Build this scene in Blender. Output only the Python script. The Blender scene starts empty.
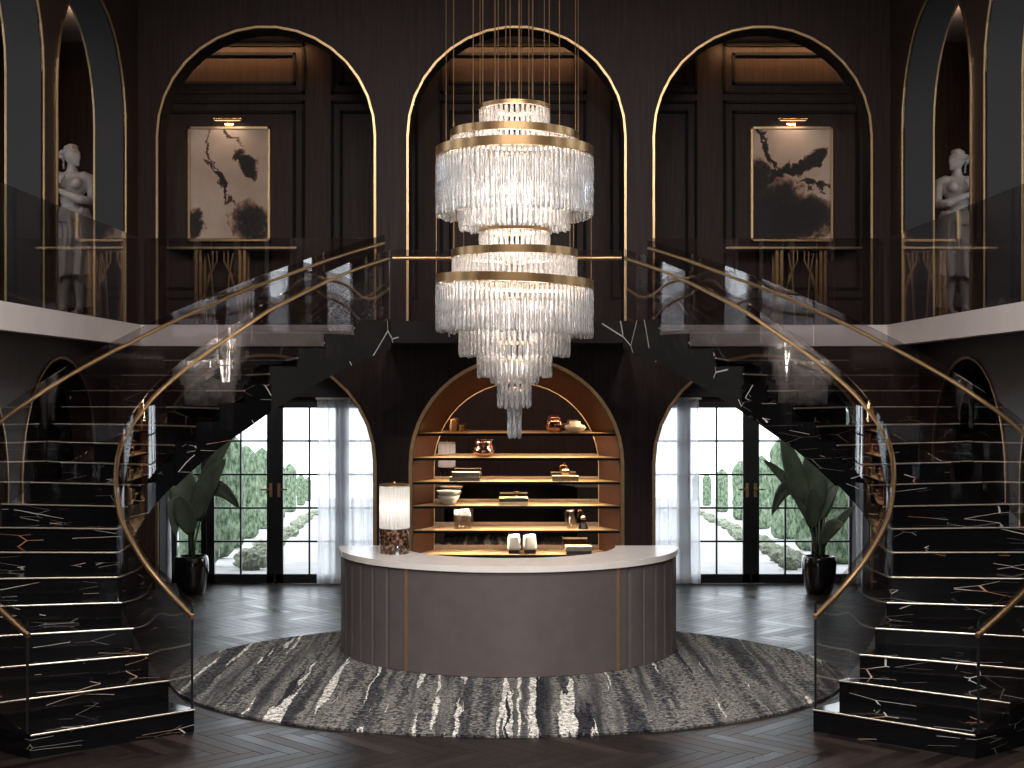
import bpy, bmesh, math, random
from mathutils import Vector, Matrix, noise as mnoise
from mathutils.geometry import tessellate_polygon
random.seed(7)
C = bpy.context.scene
COL = C.collection
PI = math.pi
F = 1422.2; HC = 2.9; VX = 514.0; VY = 389.0
def XW(px, D): return (px - VX) * D / F
def ZW(py, D): return HC - (py - VY) * D / F

# ------------------------------------------------------------------ helpers
class MB:
    def __init__(s): s.v = []; s.f = []
    def add(s, vs, fs):
        o = len(s.v); s.v += [tuple(p) for p in vs]; s.f += [tuple(i + o for i in f) for f in fs]; return s
    def box(s, x0, x1, y0, y1, z0, z1):
        vs = [(x, y, z) for z in (z0, z1) for y in (y0, y1) for x in (x0, x1)]
        return s.add(vs, [(0, 2, 3, 1), (4, 5, 7, 6), (0, 1, 5, 4), (2, 6, 7, 3), (0, 4, 6, 2), (1, 3, 7, 5)])
    def prism(s, pts, z0, z1):
        n = len(pts)
        a = sum(pts[i][0] * pts[(i + 1) % n][1] - pts[(i + 1) % n][0] * pts[i][1] for i in range(n))
        if a < 0: pts = pts[::-1]
        zz0 = z0 if isinstance(z0, (list, tuple)) else [z0] * n
        if a < 0 and isinstance(z0, (list, tuple)): zz0 = z0[::-1]
        vs = [(p[0], p[1], z) for p, z in zip(pts, zz0)] + [(p[0], p[1], z1) for p in pts]
        fs = [tuple(range(n - 1, -1, -1)), tuple(range(n, 2 * n))]
        fs += [(i, (i + 1) % n, n + (i + 1) % n, n + i) for i in range(n)]
        return s.add(vs, fs)
    def lathe(s, prof, n=24, c=(0, 0, 0), wob=None):
        vs = []
        for (r, z) in prof:
            for k in range(n):
                a = 2 * PI * k / n
                rr = r * (wob(a, z) if wob else 1)
                vs.append((c[0] + rr * math.cos(a), c[1] + rr * math.sin(a), c[2] + z))
        m = len(prof); fs = []
        for i in range(m - 1):
            for k in range(n):
                fs.append((i * n + k, i * n + (k + 1) % n, (i + 1) * n + (k + 1) % n, (i + 1) * n + k))
        fs.append(tuple(range(n - 1, -1, -1))); fs.append(tuple((m - 1) * n + k for k in range(n)))
        return s.add(vs, fs)
    def tube(s, pts, r, n=8, rz=None):
        P = [Vector(p) for p in pts]; m = len(P); vs = []
        for i in range(m):
            t = (P[min(i + 1, m - 1)] - P[max(i - 1, 0)]).normalized()
            up = Vector((0, 0, 1)) if abs(t.z) < .95 else Vector((0, 1, 0))
            a = t.cross(up).normalized(); b = a.cross(t).normalized()
            ri = r[i] if isinstance(r, (list, tuple)) else r
            rb = ri if rz is None else rz
            for k in range(n):
                an = 2 * PI * (k + .5) / n
                vs.append(P[i] + a * math.cos(an) * ri + b * math.sin(an) * rb)
        fs = []
        for i in range(m - 1):
            for k in range(n):
                fs.append((i * n + k, i * n + (k + 1) % n, (i + 1) * n + (k + 1) % n, (i + 1) * n + k))
        fs.append(tuple(range(n - 1, -1, -1))); fs.append(tuple((m - 1) * n + k for k in range(n)))
        return s.add(vs, fs)
    def bar(s, p, q, w, h):
        return s.tube([p, q], w, 4, h)
    def sheet(s, pts, off, z0, z1):
        """vertical curved plate: pts plan polyline, half thickness off, z0/z1 lists"""
        m = len(pts); vs = []
        for i in range(m):
            a = Vector(pts[max(i - 1, 0)]); b = Vector(pts[min(i + 1, m - 1)])
            t = (b - a).normalized(); nn = Vector((-t.y, t.x)) * off
            p = Vector(pts[i])
            for sg, z in ((-1, z0[i]), (1, z0[i]), (1, z1[i]), (-1, z1[i])):
                q = p + nn * sg; vs.append((q.x, q.y, z))
        fs = []
        for i in range(m - 1):
            for k in range(4):
                fs.append((i * 4 + k, i * 4 + (k + 1) % 4, i * 4 + 4 + (k + 1) % 4, i * 4 + 4 + k))
        fs.append((3, 2, 1, 0)); e = (m - 1) * 4; fs.append((e, e + 1, e + 2, e + 3))
        return s.add(vs, fs)
    def build(s, name, mat, parent=None, smooth=False, bevel=0, loc=None, auto=None):
        me = bpy.data.meshes.new(name); me.from_pydata(s.v, [], s.f)
        bm = bmesh.new(); bm.from_mesh(me); bmesh.ops.recalc_face_normals(bm, faces=bm.faces); bm.to_mesh(me); bm.free()
        return link(name, me, mat, parent, smooth, bevel, loc, auto)
def link(name, me, mat, parent=None, smooth=False, bevel=0, loc=None, auto=None):
    me.materials.clear(); me.materials.append(mat)
    if smooth or auto:
        for p in me.polygons: p.use_smooth = True
        if auto: me.set_sharp_from_angle(angle=math.radians(auto))
    o = bpy.data.objects.new(name, me); COL.objects.link(o)
    if parent: o.parent = parent
    if loc is not None: o.location = loc
    if bevel:
        b = o.modifiers.new('bevel', 'BEVEL'); b.width = bevel; b.segments = 2; b.limit_method = 'ANGLE'
    return o
def tag(o, label=None, cat=None, group=None, kind=None):
    if label: o['label'] = label
    if cat: o['category'] = cat
    if group: o['group'] = group
    if kind: o['kind'] = kind
    return o
def thing(name, label, cat, loc=(0, 0, 0), rz=0, group=None):
    o = bpy.data.objects.new(name, None); COL.objects.link(o); o.location = loc; o.rotation_euler = (0, 0, rz)
    o.empty_display_size = .1
    return tag(o, label, cat, group)
def struct(o): o['kind'] = 'structure'; return o
def lerp(a, b, t): return a + (b - a) * t
def interp(tab, x):
    if x <= tab[0][0]: return tab[0][1]
    for (a, va), (b, vb) in zip(tab, tab[1:]):
        if x <= b: return lerp(va, vb, (x - a) / (b - a))
    return tab[-1][1]
def catmull(P, t):
    n = len(P); i = max(0, min(int(math.floor(t)), n - 2)); u = t - i
    p1, p2 = Vector(P[i]), Vector(P[i + 1])
    p0 = Vector(P[i - 1]) if i > 0 else p1 * 2 - p2
    p3 = Vector(P[i + 2]) if i + 2 < n else p2 * 2 - p1
    return .5 * ((2 * p1) + (p2 - p0) * u + (2 * p0 - 5 * p1 + 4 * p2 - p3) * u * u + (3 * p1 - p0 - 3 * p2 + p3) * u ** 3)

# ------------------------------------------------------------------ materials
class NT:
    def __init__(s, name):
        s.m = bpy.data.materials.new(name); s.m.use_nodes = True; s.t = s.m.node_tree; s.t.nodes.clear()
        s.out = s.t.nodes.new('ShaderNodeOutputMaterial')
    def n(s, typ, **kw):
        x = s.t.nodes.new(typ)
        for k, v in kw.items(): setattr(x, k, v)
        return x
    def set(s, sock, v):
        if hasattr(v, 'is_linked') or isinstance(v, bpy.types.NodeSocket): s.t.links.new(v, sock)
        else: sock.default_value = v
    def math(s, op, a, b=None, clamp=False):
        x = s.n('ShaderNodeMath', operation=op); x.use_clamp = clamp
        s.set(x.inputs[0], a)
        if b is not None: s.set(x.inputs[1], b)
        return x.outputs[0]
    def coord(s, scale=(1, 1, 1), rot=(0, 0, 0), loc=(0, 0, 0), which='Object'):
        tc = s.n('ShaderNodeTexCoord'); mp = s.n('ShaderNodeMapping')
        mp.inputs['Scale'].default_value = scale; mp.inputs['Rotation'].default_value = rot; mp.inputs['Location'].default_value = loc
        s.t.links.new(tc.outputs[which], mp.inputs[0]); return mp.outputs[0]
    def noise(s, vec, scale, detail=3, rough=.5, dist=0, fac=True):
        x = s.n('ShaderNodeTexNoise'); s.set(x.inputs['Vector'], vec); s.set(x.inputs['Scale'], scale)
        x.inputs['Detail'].default_value = detail; x.inputs['Roughness'].default_value = rough; x.inputs['Distortion'].default_value = dist
        return x.outputs[0] if fac else x.outputs[1]
    def ramp(s, fac, stops, interp='LINEAR'):
        x = s.n('ShaderNodeValToRGB'); e = x.color_ramp.elements; x.color_ramp.interpolation = interp
        while len(e) < len(stops): e.new(.5)
        for el, (p, c) in zip(e, stops): el.position = p; el.color = (*c, 1) if len(c) == 3 else c
        s.set(x.inputs[0], fac); return x.outputs[0]
    def mix(s, fac, a, b, blend='MIX'):
        x = s.n('ShaderNodeMix', data_type='RGBA', blend_type=blend)
        s.set(x.inputs[0], fac)
        for i, v in ((6, a), (7, b)):
            if isinstance(v, tuple): v = (*v, 1) if len(v) == 3 else v
            s.set(x.inputs[i], v)
        return x.outputs[2]
    def bsdf(s, **kw):
        b = s.n('ShaderNodeBsdfPrincipled')
        for k, v in kw.items():
            k = k.replace('_', ' ')
            if isinstance(v, tuple) and len(v) == 3: v = (*v, 1)
            s.set(b.inputs[k], v)
        return b
    def bump(s, h, strength=.2, dist=.01):
        x = s.n('ShaderNodeBump'); x.inputs['Strength'].default_value = strength; x.inputs['Distance'].default_value = dist
        s.set(x.inputs['Height'], h); return x.outputs[0]
    def done(s, b):
        s.t.links.new(b.outputs[0] if hasattr(b, 'outputs') else b, s.out.inputs[0]); return s.m
def mat_wood(name, dark, light, rough=.45, scale=1.0, spec=.4):
    t = NT(name); v = t.coord((9 * scale, 9 * scale, .35 * scale))
    n1 = t.noise(v, 3.2, 5, .62, .4); v2 = t.coord((60 * scale, 60 * scale, 1.2 * scale)); n2 = t.noise(v2, 2, 2)
    f = t.math('ADD', t.math('MULTIPLY', n1, .75), t.math('MULTIPLY', n2, .25))
    c = t.ramp(f, [(.32, dark), (.68, light)])
    return t.done(t.bsdf(Base_Color=c, Roughness=rough, Specular_IOR_Level=spec, Normal=t.bump(n2, .06)))
def mat_plain(name, col, rough=.5, metal=0.0, var=.12, vs=8.0, spec=.5, bump=0.0, coat=0.0):
    t = NT(name); n = t.noise(t.coord(), vs, 3)
    a = tuple(x * (1 - var) for x in col); b = tuple(min(1, x * (1 + var)) for x in col)
    kw = dict(Base_Color=t.ramp(n, [(.3, a), (.7, b)]), Roughness=rough, Metallic=metal, Specular_IOR_Level=spec, Coat_Weight=coat)
    if bump: kw['Normal'] = t.bump(t.noise(t.coord(), vs * 6, 2), bump)
    return t.done(t.bsdf(**kw))
def mat_glass(name, tint, gloss=(1, 1, 1), f0=.045, rough=0.0, k=.95):
    t = NT(name); lw = t.n('ShaderNodeLayerWeight'); lw.inputs[0].default_value = .5
    p = t.math('POWER', lw.outputs['Facing'], 5.0); f = t.math('ADD', t.math('MULTIPLY', p, k), f0, True)
    tr = t.n('ShaderNodeBsdfTransparent'); tr.inputs[0].default_value = (*tint, 1)
    gl = t.n('ShaderNodeBsdfGlossy'); gl.inputs['Color'].default_value = (*gloss, 1); gl.inputs['Roughness'].default_value = rough
    mx = t.n('ShaderNodeMixShader'); t.t.links.new(f, mx.inputs[0]); t.t.links.new(tr.outputs[0], mx.inputs[1]); t.t.links.new(gl.outputs[0], mx.inputs[2])
    return t.done(mx)
def mat_emit(name, col, strength):
    t = NT(name); e = t.n('ShaderNodeEmission'); e.inputs[0].default_value = (*col, 1); e.inputs[1].default_value = strength
    return t.done(e)

M = {}
M['wood'] = mat_wood('dark_walnut', (.019, .0110, .0095), (.050, .0285, .0235), .5, 1.0, .25)
M['wood_panel'] = mat_wood('gallery_walnut', (.022, .0130, .011), (.060, .034, .026), .5, 1.0, .25)
M['wood_niche'] = mat_wood('red_walnut', (.036, .0115, .0085), (.070, .0235, .015), .4)
M['wood_frame'] = mat_wood('black_walnut', (.012, .009, .009), (.022, .016, .015), .5)
M['shelf'] = mat_wood('honey_oak', (.38, .255, .13), (.50, .35, .19), .45)
M['black'] = mat_plain('black_lacquer', (.008, .008, .009), .7, spec=.15)
M['reveal'] = mat_plain('slate_paint', (.0115, .0098, .0104), .6, var=.06)
M['brass'] = mat_plain('brushed_brass', (.78, .52, .27), .33, 1.0, .08, 20)
M['bronze'] = mat_plain('aged_bronze', (.46, .28, .14), .35, 1.0, .12, 14)
M['chrome'] = mat_plain('chrome', (.8, .8, .82), .15, 1.0, .03)
M['satin'] = mat_plain('satin_brass_inlay', (.27, .165, .085), .75, .42, .08, 14)
M['strip'] = mat_plain('polished_champagne_strip', (.95, .85, .70), .38, 1.0, .05)
M['fascia'] = mat_plain('taupe_plaster', (.80, .715, .685), .45, var=.04, vs=2)
M['plaster'] = mat_plain('gallery_ceiling_paint', (.34, .28, .25), .7)
M['leather'] = mat_plain('taupe_leather', (.122, .102, .101), .42, var=.08, vs=5, bump=.04)
M['glass'] = mat_glass('smoked_glass', (.80, .785, .785), f0=.08)
M['stair_glass'] = mat_glass('stair_smoked_glass', (.80, .785, .785), f0=.12)
M['pane'] = mat_glass('clear_glass', (.97, .98, .98), f0=.03)
M['glass_edge'] = mat_plain('glass_edge_dark', (.01, .012, .012), .2)
M['shade'] = None
M['white'] = mat_plain('white_ceramic', (.72, .69, .63), .35, var=.05)
M['marble_white'] = mat_plain('white_stone_block', (.70, .67, .64), .5, var=.08)
M['rose'] = mat_plain('rose_metal', (.55, .30, .25), .14, 1.0, .05)
M['gold_shiny'] = mat_plain('polished_gold', (.8, .55, .25), .15, 1.0, .05)
M['bookgrey'] = mat_plain('grey_book_cloth', (.10, .10, .11), .6)
M['bookcream_lit'] = mat_plain('cream_cloth_and_lit_cover', (.62, .55, .43), .6)
M['bookblack'] = mat_plain('black_book_cloth', (.014, .013, .013), .5)
M['page'] = mat_plain('book_pages', (.66, .60, .48), .8)
M['pot'] = mat_plain('black_glazed_pot', (.008, .008, .009), .15, coat=.6)
M['soil'] = mat_plain('soil', (.03, .022, .016), .95, bump=.5)
M['candle'] = mat_plain('amber_jar', (.30, .17, .09), .25)
M['statue'] = mat_plain('statue_marble', (.33, .29, .265), .55, var=.10, vs=6)
M['gravel'] = mat_plain('pale_gravel', (.40, .39, .385), .9, var=.12, vs=3, bump=.3)
M['rail'] = mat_plain('black_door_metal', (.013, .014, .017), .4)

def marble_black():
    t = NT('black_marble_gold_veins')
    v = t.coord((.55, .75, 3.4), (.10, .16, .35))
    d = t.noise(v, 2.2, 2, .5, 0, False)
    vv = t.n('ShaderNodeMix', data_type='VECTOR'); vv.inputs[0].default_value = .05; t.t.links.new(v, vv.inputs[4]); t.t.links.new(d, vv.inputs[5])
    def veins(sc, th, lo, hi, seed):
        w = t.n('ShaderNodeTexVoronoi', feature='DISTANCE_TO_EDGE'); t.t.links.new(vv.outputs[1], w.inputs['Vector']); w.inputs['Scale'].default_value = sc
        m = t.math('LESS_THAN', w.outputs['Distance'], th)
        k = t.math('GREATER_THAN', t.noise(t.coord((1, 1, 1), (0, 0, 0), (seed, seed, 0)), 2.3, 1), lo)
        return t.math('MULTIPLY', m, k)
    a = veins(1.4, .0055, .54, .6, 3.1); b = veins(2.4, .0042, .58, .66, 9.7)
    f = t.math('MAXIMUM', a, t.math('MULTIPLY', b, .45))
    hue = t.ramp(t.noise(t.coord((1, 1, 1), (0, 0, 0), (5, 2, 1)), 1.6, 1), [(.5, (.55, .51, .48)), (.62, (.40, .17, .08))])
    c = t.mix(f, (.0045, .0045, .005), hue)
    return t.done(t.bsdf(Base_Color=c, Roughness=.09, Specular_IOR_Level=.3))
M['marble'] = marble_black()
def marble_lit_grey():  # dark marble with the lit grey of upper stringer and landing in its colour
    t = NT('polished_marble_lit_grey'); v = t.coord((.9, .9, .35), (.0, .5, .3))
    w = t.n('ShaderNodeTexVoronoi', feature='DISTANCE_TO_EDGE'); t.t.links.new(v, w.inputs['Vector']); w.inputs['Scale'].default_value = 2.4
    m = t.math('MULTIPLY', t.math('LESS_THAN', w.outputs['Distance'], .006), t.math('GREATER_THAN', t.noise(t.coord(), 1.7, 1), .52))
    return t.done(t.bsdf(Base_Color=t.mix(m, (.022, .021, .021), (.6, .56, .52)), Roughness=.06, Specular_IOR_Level=.7))
M['stringer'] = marble_lit_grey()
def marble_top():
    t = NT('cream_marble_top'); n = t.noise(t.coord(), 2.5, 6, .6, 1.5)
    return t.done(t.bsdf(Base_Color=t.ramp(n, [(.35, (.88, .82, .77)), (.65, (.93, .89, .85))]), Roughness=.12))
M['counter'] = marble_top()
def marble_brown():
    t = NT('brown_marble_base'); v = t.coord()
    w = t.n('ShaderNodeTexVoronoi'); t.t.links.new(v, w.inputs['Vector']); w.inputs['Scale'].default_value = 26
    n = t.math('ADD', t.math('MULTIPLY', t.noise(v, 18, 4, .7, 1), .7), t.math('MULTIPLY', w.outputs['Distance'], .5))
    return t.done(t.bsdf(Base_Color=t.ramp(n, [(.38, (.010, .006, .005)), (.60, (.055, .022, .013)), (.80, (.26, .16, .10))]), Roughness=.15))
M['marble_brown'] = marble_brown()
def mirror():
    t = NT('bronze_mirror'); v = t.coord((40, 40, .6)); n = t.noise(v, 2, 3)
    return t.done(t.bsdf(Base_Color=t.ramp(n, [(.3, (.34, .27, .235)), (.7, (.46, .38, .34))]), Metallic=1.0, Roughness=.02))
M['mirror'] = mirror()
def floor_mat():
    t = NT('herringbone_floor'); W = .14; N = 6
    v = t.coord((1 / W, 1 / W, 1 / W), (0, 0, PI / 4))
    s = t.n('ShaderNodeSeparateXYZ'); t.t.links.new(v, s.inputs[0]); u, w = s.outputs[0], s.outputs[1]
    i = t.math('FLOOR', u); j = t.math('FLOOR', w); fu = t.math('FRACT', u); fw = t.math('FRACT', w)
    d = t.math('FLOORED_MODULO', t.math('SUBTRACT', i, j), 2.0 * N)
    hor = t.math('LESS_THAN', d, N - .5)
    e = t.math('SUBTRACT', 2.0 * N - 1, d)
    def sel(a, b): return t.math('ADD', t.math('MULTIPLY', hor, a), t.math('MULTIPLY', t.math('SUBTRACT', 1.0, hor), b))
    idx = sel(t.math('SUBTRACT', i, d), i); idy = sel(j, t.math('SUBTRACT', j, e))
    along = sel(t.math('ADD', fu, d), t.math('ADD', fw, e)); across = sel(fw, fu)
    cv = t.n('ShaderNodeCombineXYZ'); t.t.links.new(idx, cv.inputs[0]); t.t.links.new(idy, cv.inputs[1]); t.t.links.new(hor, cv.inputs[2])
    wn = t.n('ShaderNodeTexWhiteNoise', noise_dimensions='3D'); t.t.links.new(cv.outputs[0], wn.inputs['Vector'])
    ge = t.math('MINIMUM', across, t.math('SUBTRACT', 1.0, across)); gl = t.math('MINIMUM', along, t.math('SUBTRACT', float(N), along))
    gap = t.math('LESS_THAN', t.math('MINIMUM', ge, gl), .035)
    gv = t.n('ShaderNodeCombineXYZ'); t.t.links.new(t.math('MULTIPLY', along, .35), gv.inputs[0]); t.t.links.new(t.math('MULTIPLY', across, 7.0), gv.inputs[1]); t.t.links.new(t.math('MULTIPLY', wn.outputs[0], 50.0), gv.inputs[2])
    g = t.noise(gv.outputs[0], 1.0, 4, .6)
    f = t.math('ADD', t.math('MULTIPLY', wn.outputs[0], .7), t.math('MULTIPLY', g, .3))
    c = t.ramp(f, [(.15, (.005, .0035, .0033)), (.55, (.012, .008, .007)), (.85, (.032, .021, .017))])
    c = t.mix(gap, c, (.006, .005, .005))
    r = t.math('ADD', t.math('MULTIPLY', g, .12), t.math('ADD', t.math('MULTIPLY', wn.outputs[0], .13), t.math('ADD', .22, t.math('MULTIPLY', gap, .4))))
    return t.done(t.bsdf(Base_Color=c, Roughness=r, Specular_IOR_Level=.32, Normal=t.bump(g, .05, .004)))
M['floor'] = floor_mat()
def rug_mat():
    t = NT('abstract_rug')
    v = t.coord(); sp = t.noise(v, 30, 2, .6); sp2 = t.noise(v, 80, 1)
    dn = t.noise(t.coord((1.6, .55, 1)), 2.4, 6, .68, .3)
    s = t.n('ShaderNodeSeparateXYZ'); t.t.links.new(v, s.inputs[0])
    x = t.math('ADD', s.outputs[0], t.math('MULTIPLY', t.math('SUBTRACT', dn, .5), .15))
    cx = t.n('ShaderNodeCombineXYZ'); t.t.links.new(x, cx.inputs[0]); t.t.links.new(t.math('MULTIPLY', s.outputs[1], .035), cx.inputs[1])
    b1 = t.noise(cx.outputs[0], 4.2, 3, .62)
    c = t.ramp(t.math('ADD', b1, t.math('MULTIPLY', t.math('SUBTRACT', sp, .5), .22)), [(.34, (.030, .030, .034)), (.44, (.060, .060, .064)), (.52, (.175, .170, .153)), (.57, (.085, .084, .085)), (.66, (.035, .035, .039))])
    # cream drips, stronger on the left half
    b2 = t.noise(cx.outputs[0], 5.6, 3, .6)
    left = t.ramp(t.math('MULTIPLY', t.math('ADD', s.outputs[0], 4.0), .125), [(.0, (.03, .03, .03)), (.22, (.03, .03, .03)), (.40, (.085, .085, .085)), (.58, (.05, .05, .05)), (.68, (-.02, -.02, -.02)), (1, (.0, .0, .0))])
    m = t.math('GREATER_THAN', t.math('ADD', b2, left), .635)
    c = t.mix(m, c, (.52, .50, .46))
    b3 = t.noise(cx.outputs[0], 4.6, 3, .6); m3 = t.math('GREATER_THAN', b3, .635)
    c = t.mix(m3, c, (.022, .022, .026))
    c = t.mix(1.0, c, t.ramp(t.math('ADD', t.math('MULTIPLY', sp, .6), t.math('MULTIPLY', sp2, .4)), [(.40, (.20, .20, .21)), (.60, (1.95, 1.95, 1.92))]), 'MULTIPLY')
    return t.done(t.bsdf(Base_Color=c, Roughness=.95, Specular_IOR_Level=.1, Normal=t.bump(t.math('ADD', sp, sp2), .6, .02)))
M['rug'] = rug_mat()
def crystal():
    t = NT('hammered_crystal'); v = t.coord((1, 1, .16)); n = t.noise(v, 60, 3, .65)
    b = t.bsdf(Base_Color=(.96, .95, .96), Roughness=.12, IOR=1.45, Transmission_Weight=1.0, Normal=t.bump(n, .9, .02))
    d = t.n('ShaderNodeBsdfTranslucent'); d.inputs[0].default_value = (.92, .90, .90, 1)
    d2 = t.n('ShaderNodeBsdfDiffuse'); d2.inputs[0].default_value = (.92, .90, .90, 1)
    m1 = t.n('ShaderNodeMixShader'); m1.inputs[0].default_value = .5; t.t.links.new(d.outputs[0], m1.inputs[1]); t.t.links.new(d2.outputs[0], m1.inputs[2])
    m2 = t.n('ShaderNodeMixShader'); f = t.ramp(n, [(.42, (.06,) * 3), (.58, (.70,) * 3)]); t.t.links.new(f, m2.inputs[0])
    t.t.links.new(b.outputs[0], m2.inputs[1]); t.t.links.new(m1.outputs[0], m2.inputs[2])
    return t.done(m2)
M['crystal'] = crystal()
def sheer():
    t = NT('sheer_curtain'); tr = t.n('ShaderNodeBsdfTransparent'); tl = t.n('ShaderNodeBsdfTranslucent'); df = t.n('ShaderNodeBsdfDiffuse')
    tl.inputs[0].default_value = (.93, .93, .97, 1); df.inputs[0].default_value = (.93, .93, .97, 1)
    m1 = t.n('ShaderNodeMixShader'); m1.inputs[0].default_value = .2; t.t.links.new(tl.outputs[0], m1.inputs[1]); t.t.links.new(df.outputs[0], m1.inputs[2])
    lw = t.n('ShaderNodeLayerWeight'); f = t.ramp(lw.outputs['Facing'], [(.0, (.74,) * 3), (1, (.97,) * 3)])
    m2 = t.n('ShaderNodeMixShader'); t.t.links.new(f, m2.inputs[0]); t.t.links.new(tr.outputs[0], m2.inputs[1]); t.t.links.new(m1.outputs[0], m2.inputs[2])
    return t.done(m2)
M['sheer'] = sheer()
def leaf_mat():
    t = NT('strelitzia_leaf'); v = t.coord((1, 1, 1)); n = t.noise(v, 5, 3)
    c = t.ramp(n, [(.3, (.10, .14, .10)), (.7, (.19, .24, .165))])
    b = t.bsdf(Base_Color=c, Roughness=.35); tl = t.n('ShaderNodeBsdfTranslucent'); tl.inputs[0].default_value = (.06, .12, .05, 1)
    m = t.n('ShaderNodeMixShader'); m.inputs[0].default_value = .25; t.t.links.new(b.outputs[0], m.inputs[1]); t.t.links.new(tl.outputs[0], m.inputs[2])
    return t.done(m)
M['leaf'] = leaf_mat()
M['stalk'] = mat_plain('leaf_stalk', (.06, .085, .04), .5)
def foliage(name, a, b, sc):
    t = NT(name); v = t.coord((1, 1, .5)); n = t.noise(v, sc, 5, .7)
    return t.done(t.bsdf(Base_Color=t.ramp(n, [(.35, a), (.68, b)]), Roughness=.9, Specular_IOR_Level=.1, Normal=t.bump(n, 1.0, .12)))
M['cypress'] = foliage('cypress_foliage', (.035, .072, .036), (.40, .50, .34), 11)  # pale tips put overexposed daylight into the foliage colour
M['shrub'] = foliage('shrub_foliage', (.22, .27, .16), (.68, .70, .58), 14)
M['trunk'] = mat_plain('cypress_trunk', (.10, .08, .06), .9)
def ink(name, blobs, base_a, base_b):
    t = NT(name); v = t.coord((1, 1, 1))
    d1 = t.noise(v, 3.0, 6, .65, .6, False); d2 = t.noise(v, 11, 4, .7, 0, False)
    vm = t.n('ShaderNodeVectorMath', operation='SUBTRACT'); t.t.links.new(d1, vm.inputs[0]); vm.inputs[1].default_value = (.5, .5, .5)
    vs = t.n('ShaderNodeVectorMath', operation='SCALE'); t.t.links.new(vm.outputs[0], vs.inputs[0]); vs.inputs['Scale'].default_value = .55
    va = t.n('ShaderNodeVectorMath', operation='ADD'); t.t.links.new(v, va.inputs[0]); t.t.links.new(vs.outputs[0], va.inputs[1])
    s = t.n('ShaderNodeSeparateXYZ'); t.t.links.new(va.outputs[0], s.inputs[0]); x, z = s.outputs[0], s.outputs[2]
    tot = None
    for (cx, cz, rx, rz, ang, amp) in blobs:
        ca, sa = math.cos(ang), math.sin(ang)
        dx = t.math('SUBTRACT', x, cx); dz = t.math('SUBTRACT', z, cz)
        p = t.math('DIVIDE', t.math('ADD', t.math('MULTIPLY', dx, ca), t.math('MULTIPLY', dz, sa)), rx)
        q = t.math('DIVIDE', t.math('SUBTRACT', t.math('MULTIPLY', dz, ca), t.math('MULTIPLY', dx, sa)), rz)
        r = t.math('ADD', t.math('MULTIPLY', p, p), t.math('MULTIPLY', q, q))
        g = t.math('MULTIPLY', t.math('SUBTRACT', 1.0, r, True), amp)
        tot = g if tot is None else t.math('MAXIMUM', tot, g)
    gr = t.noise(v, 7, 6, .75, .8)
    f = t.math('MULTIPLY', tot, t.math('ADD', -.15, t.math('MULTIPLY', gr, 2.5)))
    bc = t.ramp(t.noise(v, 1.8, 4), [(.35, base_a), (.65, base_b)])
    c = t.ramp(f, [(.0, (1, 1, 1)), (.12, (.80, .66, .58)), (.30, (.30, .23, .20)), (.48, (.05, .045, .045)), (.8, (.015, .015, .017))])
    c = t.mix(1.0, bc, c, 'MULTIPLY')
    return t.done(t.bsdf(Base_Color=c, Roughness=.6))

# ------------------------------------------------------------------ the shell
DW = 20.6; SC = DW / F; TW = .42; DD = 21.22; SD = DD / F
XU = 5.45; XG = 5.87; RB = 1.56; RS = 1.48
Z_FT, Z_FB = 3.827, 3.523; Z_GF = 3.70
ZU = 6.57; ZG = 1.813; CEIL = 9.6
BACK_C = [-3.59, .036, 3.60]
SIDE_C = [18.44, 14.97, 11.50, 8.03]
FRONT = -4.0; GBACK = 22.6
def arch_pts(c, r, spring, bottom, n=17):
    """open outline from bottom right round to bottom left"""
    return [(c + r, bottom)] + [(c + r * math.cos(PI * i / n), spring + r * math.sin(PI * i / n)) for i in range(n + 1)] + [(c - r, bottom)]
def wall_mesh(outer, holes, to3, depth):
    """planar wall with holes; to3(u, w, d) -> xyz"""
    loops = [outer] + holes; flat = [p for l in loops for p in l]
    tris = tessellate_polygon([[Vector((p[0], p[1], 0)) for p in l] for l in loops])
    m = MB(); n = len(flat)
    vs = [to3(p[0], p[1], 0) for p in flat] + [to3(p[0], p[1], depth) for p in flat]
    fs = [tuple(t) for t in tris] + [tuple(i + n for i in t[::-1]) for t in tris]
    o = 0
    for l in loops:
        k = len(l)
        for i in range(k): fs.append((o + i, o + (i + 1) % k, n + o + (i + 1) % k, n + o + i))
        o += k
    return m.add(vs, fs)
def notch_outline(u0, u1, w0, w1, cs, r, spring):
    pts = [(u0, w0)]
    for c in sorted(cs): pts += arch_pts(c, r, spring, w0)[::-1]
    return pts + [(u1, w0), (u1, w1), (u0, w1)]
def arch_band(pts, r_out, to3, d0, d1, c, spring):
    """trim band that follows an arch outline outwards by r_out"""
    m = MB(); n = len(pts); vs = []
    for (u, w) in pts:
        if w > spring + 1e-4: du, dw = u - c, w - spring
        else: du, dw = (1 if u > c else -1), 0
        L = math.hypot(du, dw); a = (u + du / L * r_out, w + dw / L * r_out)
        vs += [to3(u, w, d0), to3(a[0], a[1], d0), to3(a[0], a[1], d1), to3(u, w, d1)]
    fs = []
    for i in range(n - 1):
        for k in range(4): fs.append((i * 4 + k, i * 4 + (k + 1) % 4, i * 4 + 4 + (k + 1) % 4, i * 4 + 4 + k))
    fs += [(3, 2, 1, 0), tuple((n - 1) * 4 + k for k in range(4))]
    return m.add(vs, fs)
back3 = lambda u, w, d: (u, DW + d, w)
def side3(sx, X): return lambda u, w, d: (sx * (X + d), u, w)

fl = MB().box(-9, 9, FRONT, 22.0, -.1, 0).build('floor', M['floor']); struct(fl)
struct(MB().box(-9, 9, FRONT, GBACK + .3, CEIL, CEIL + .15).build('ceiling', M['plaster']))
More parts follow.
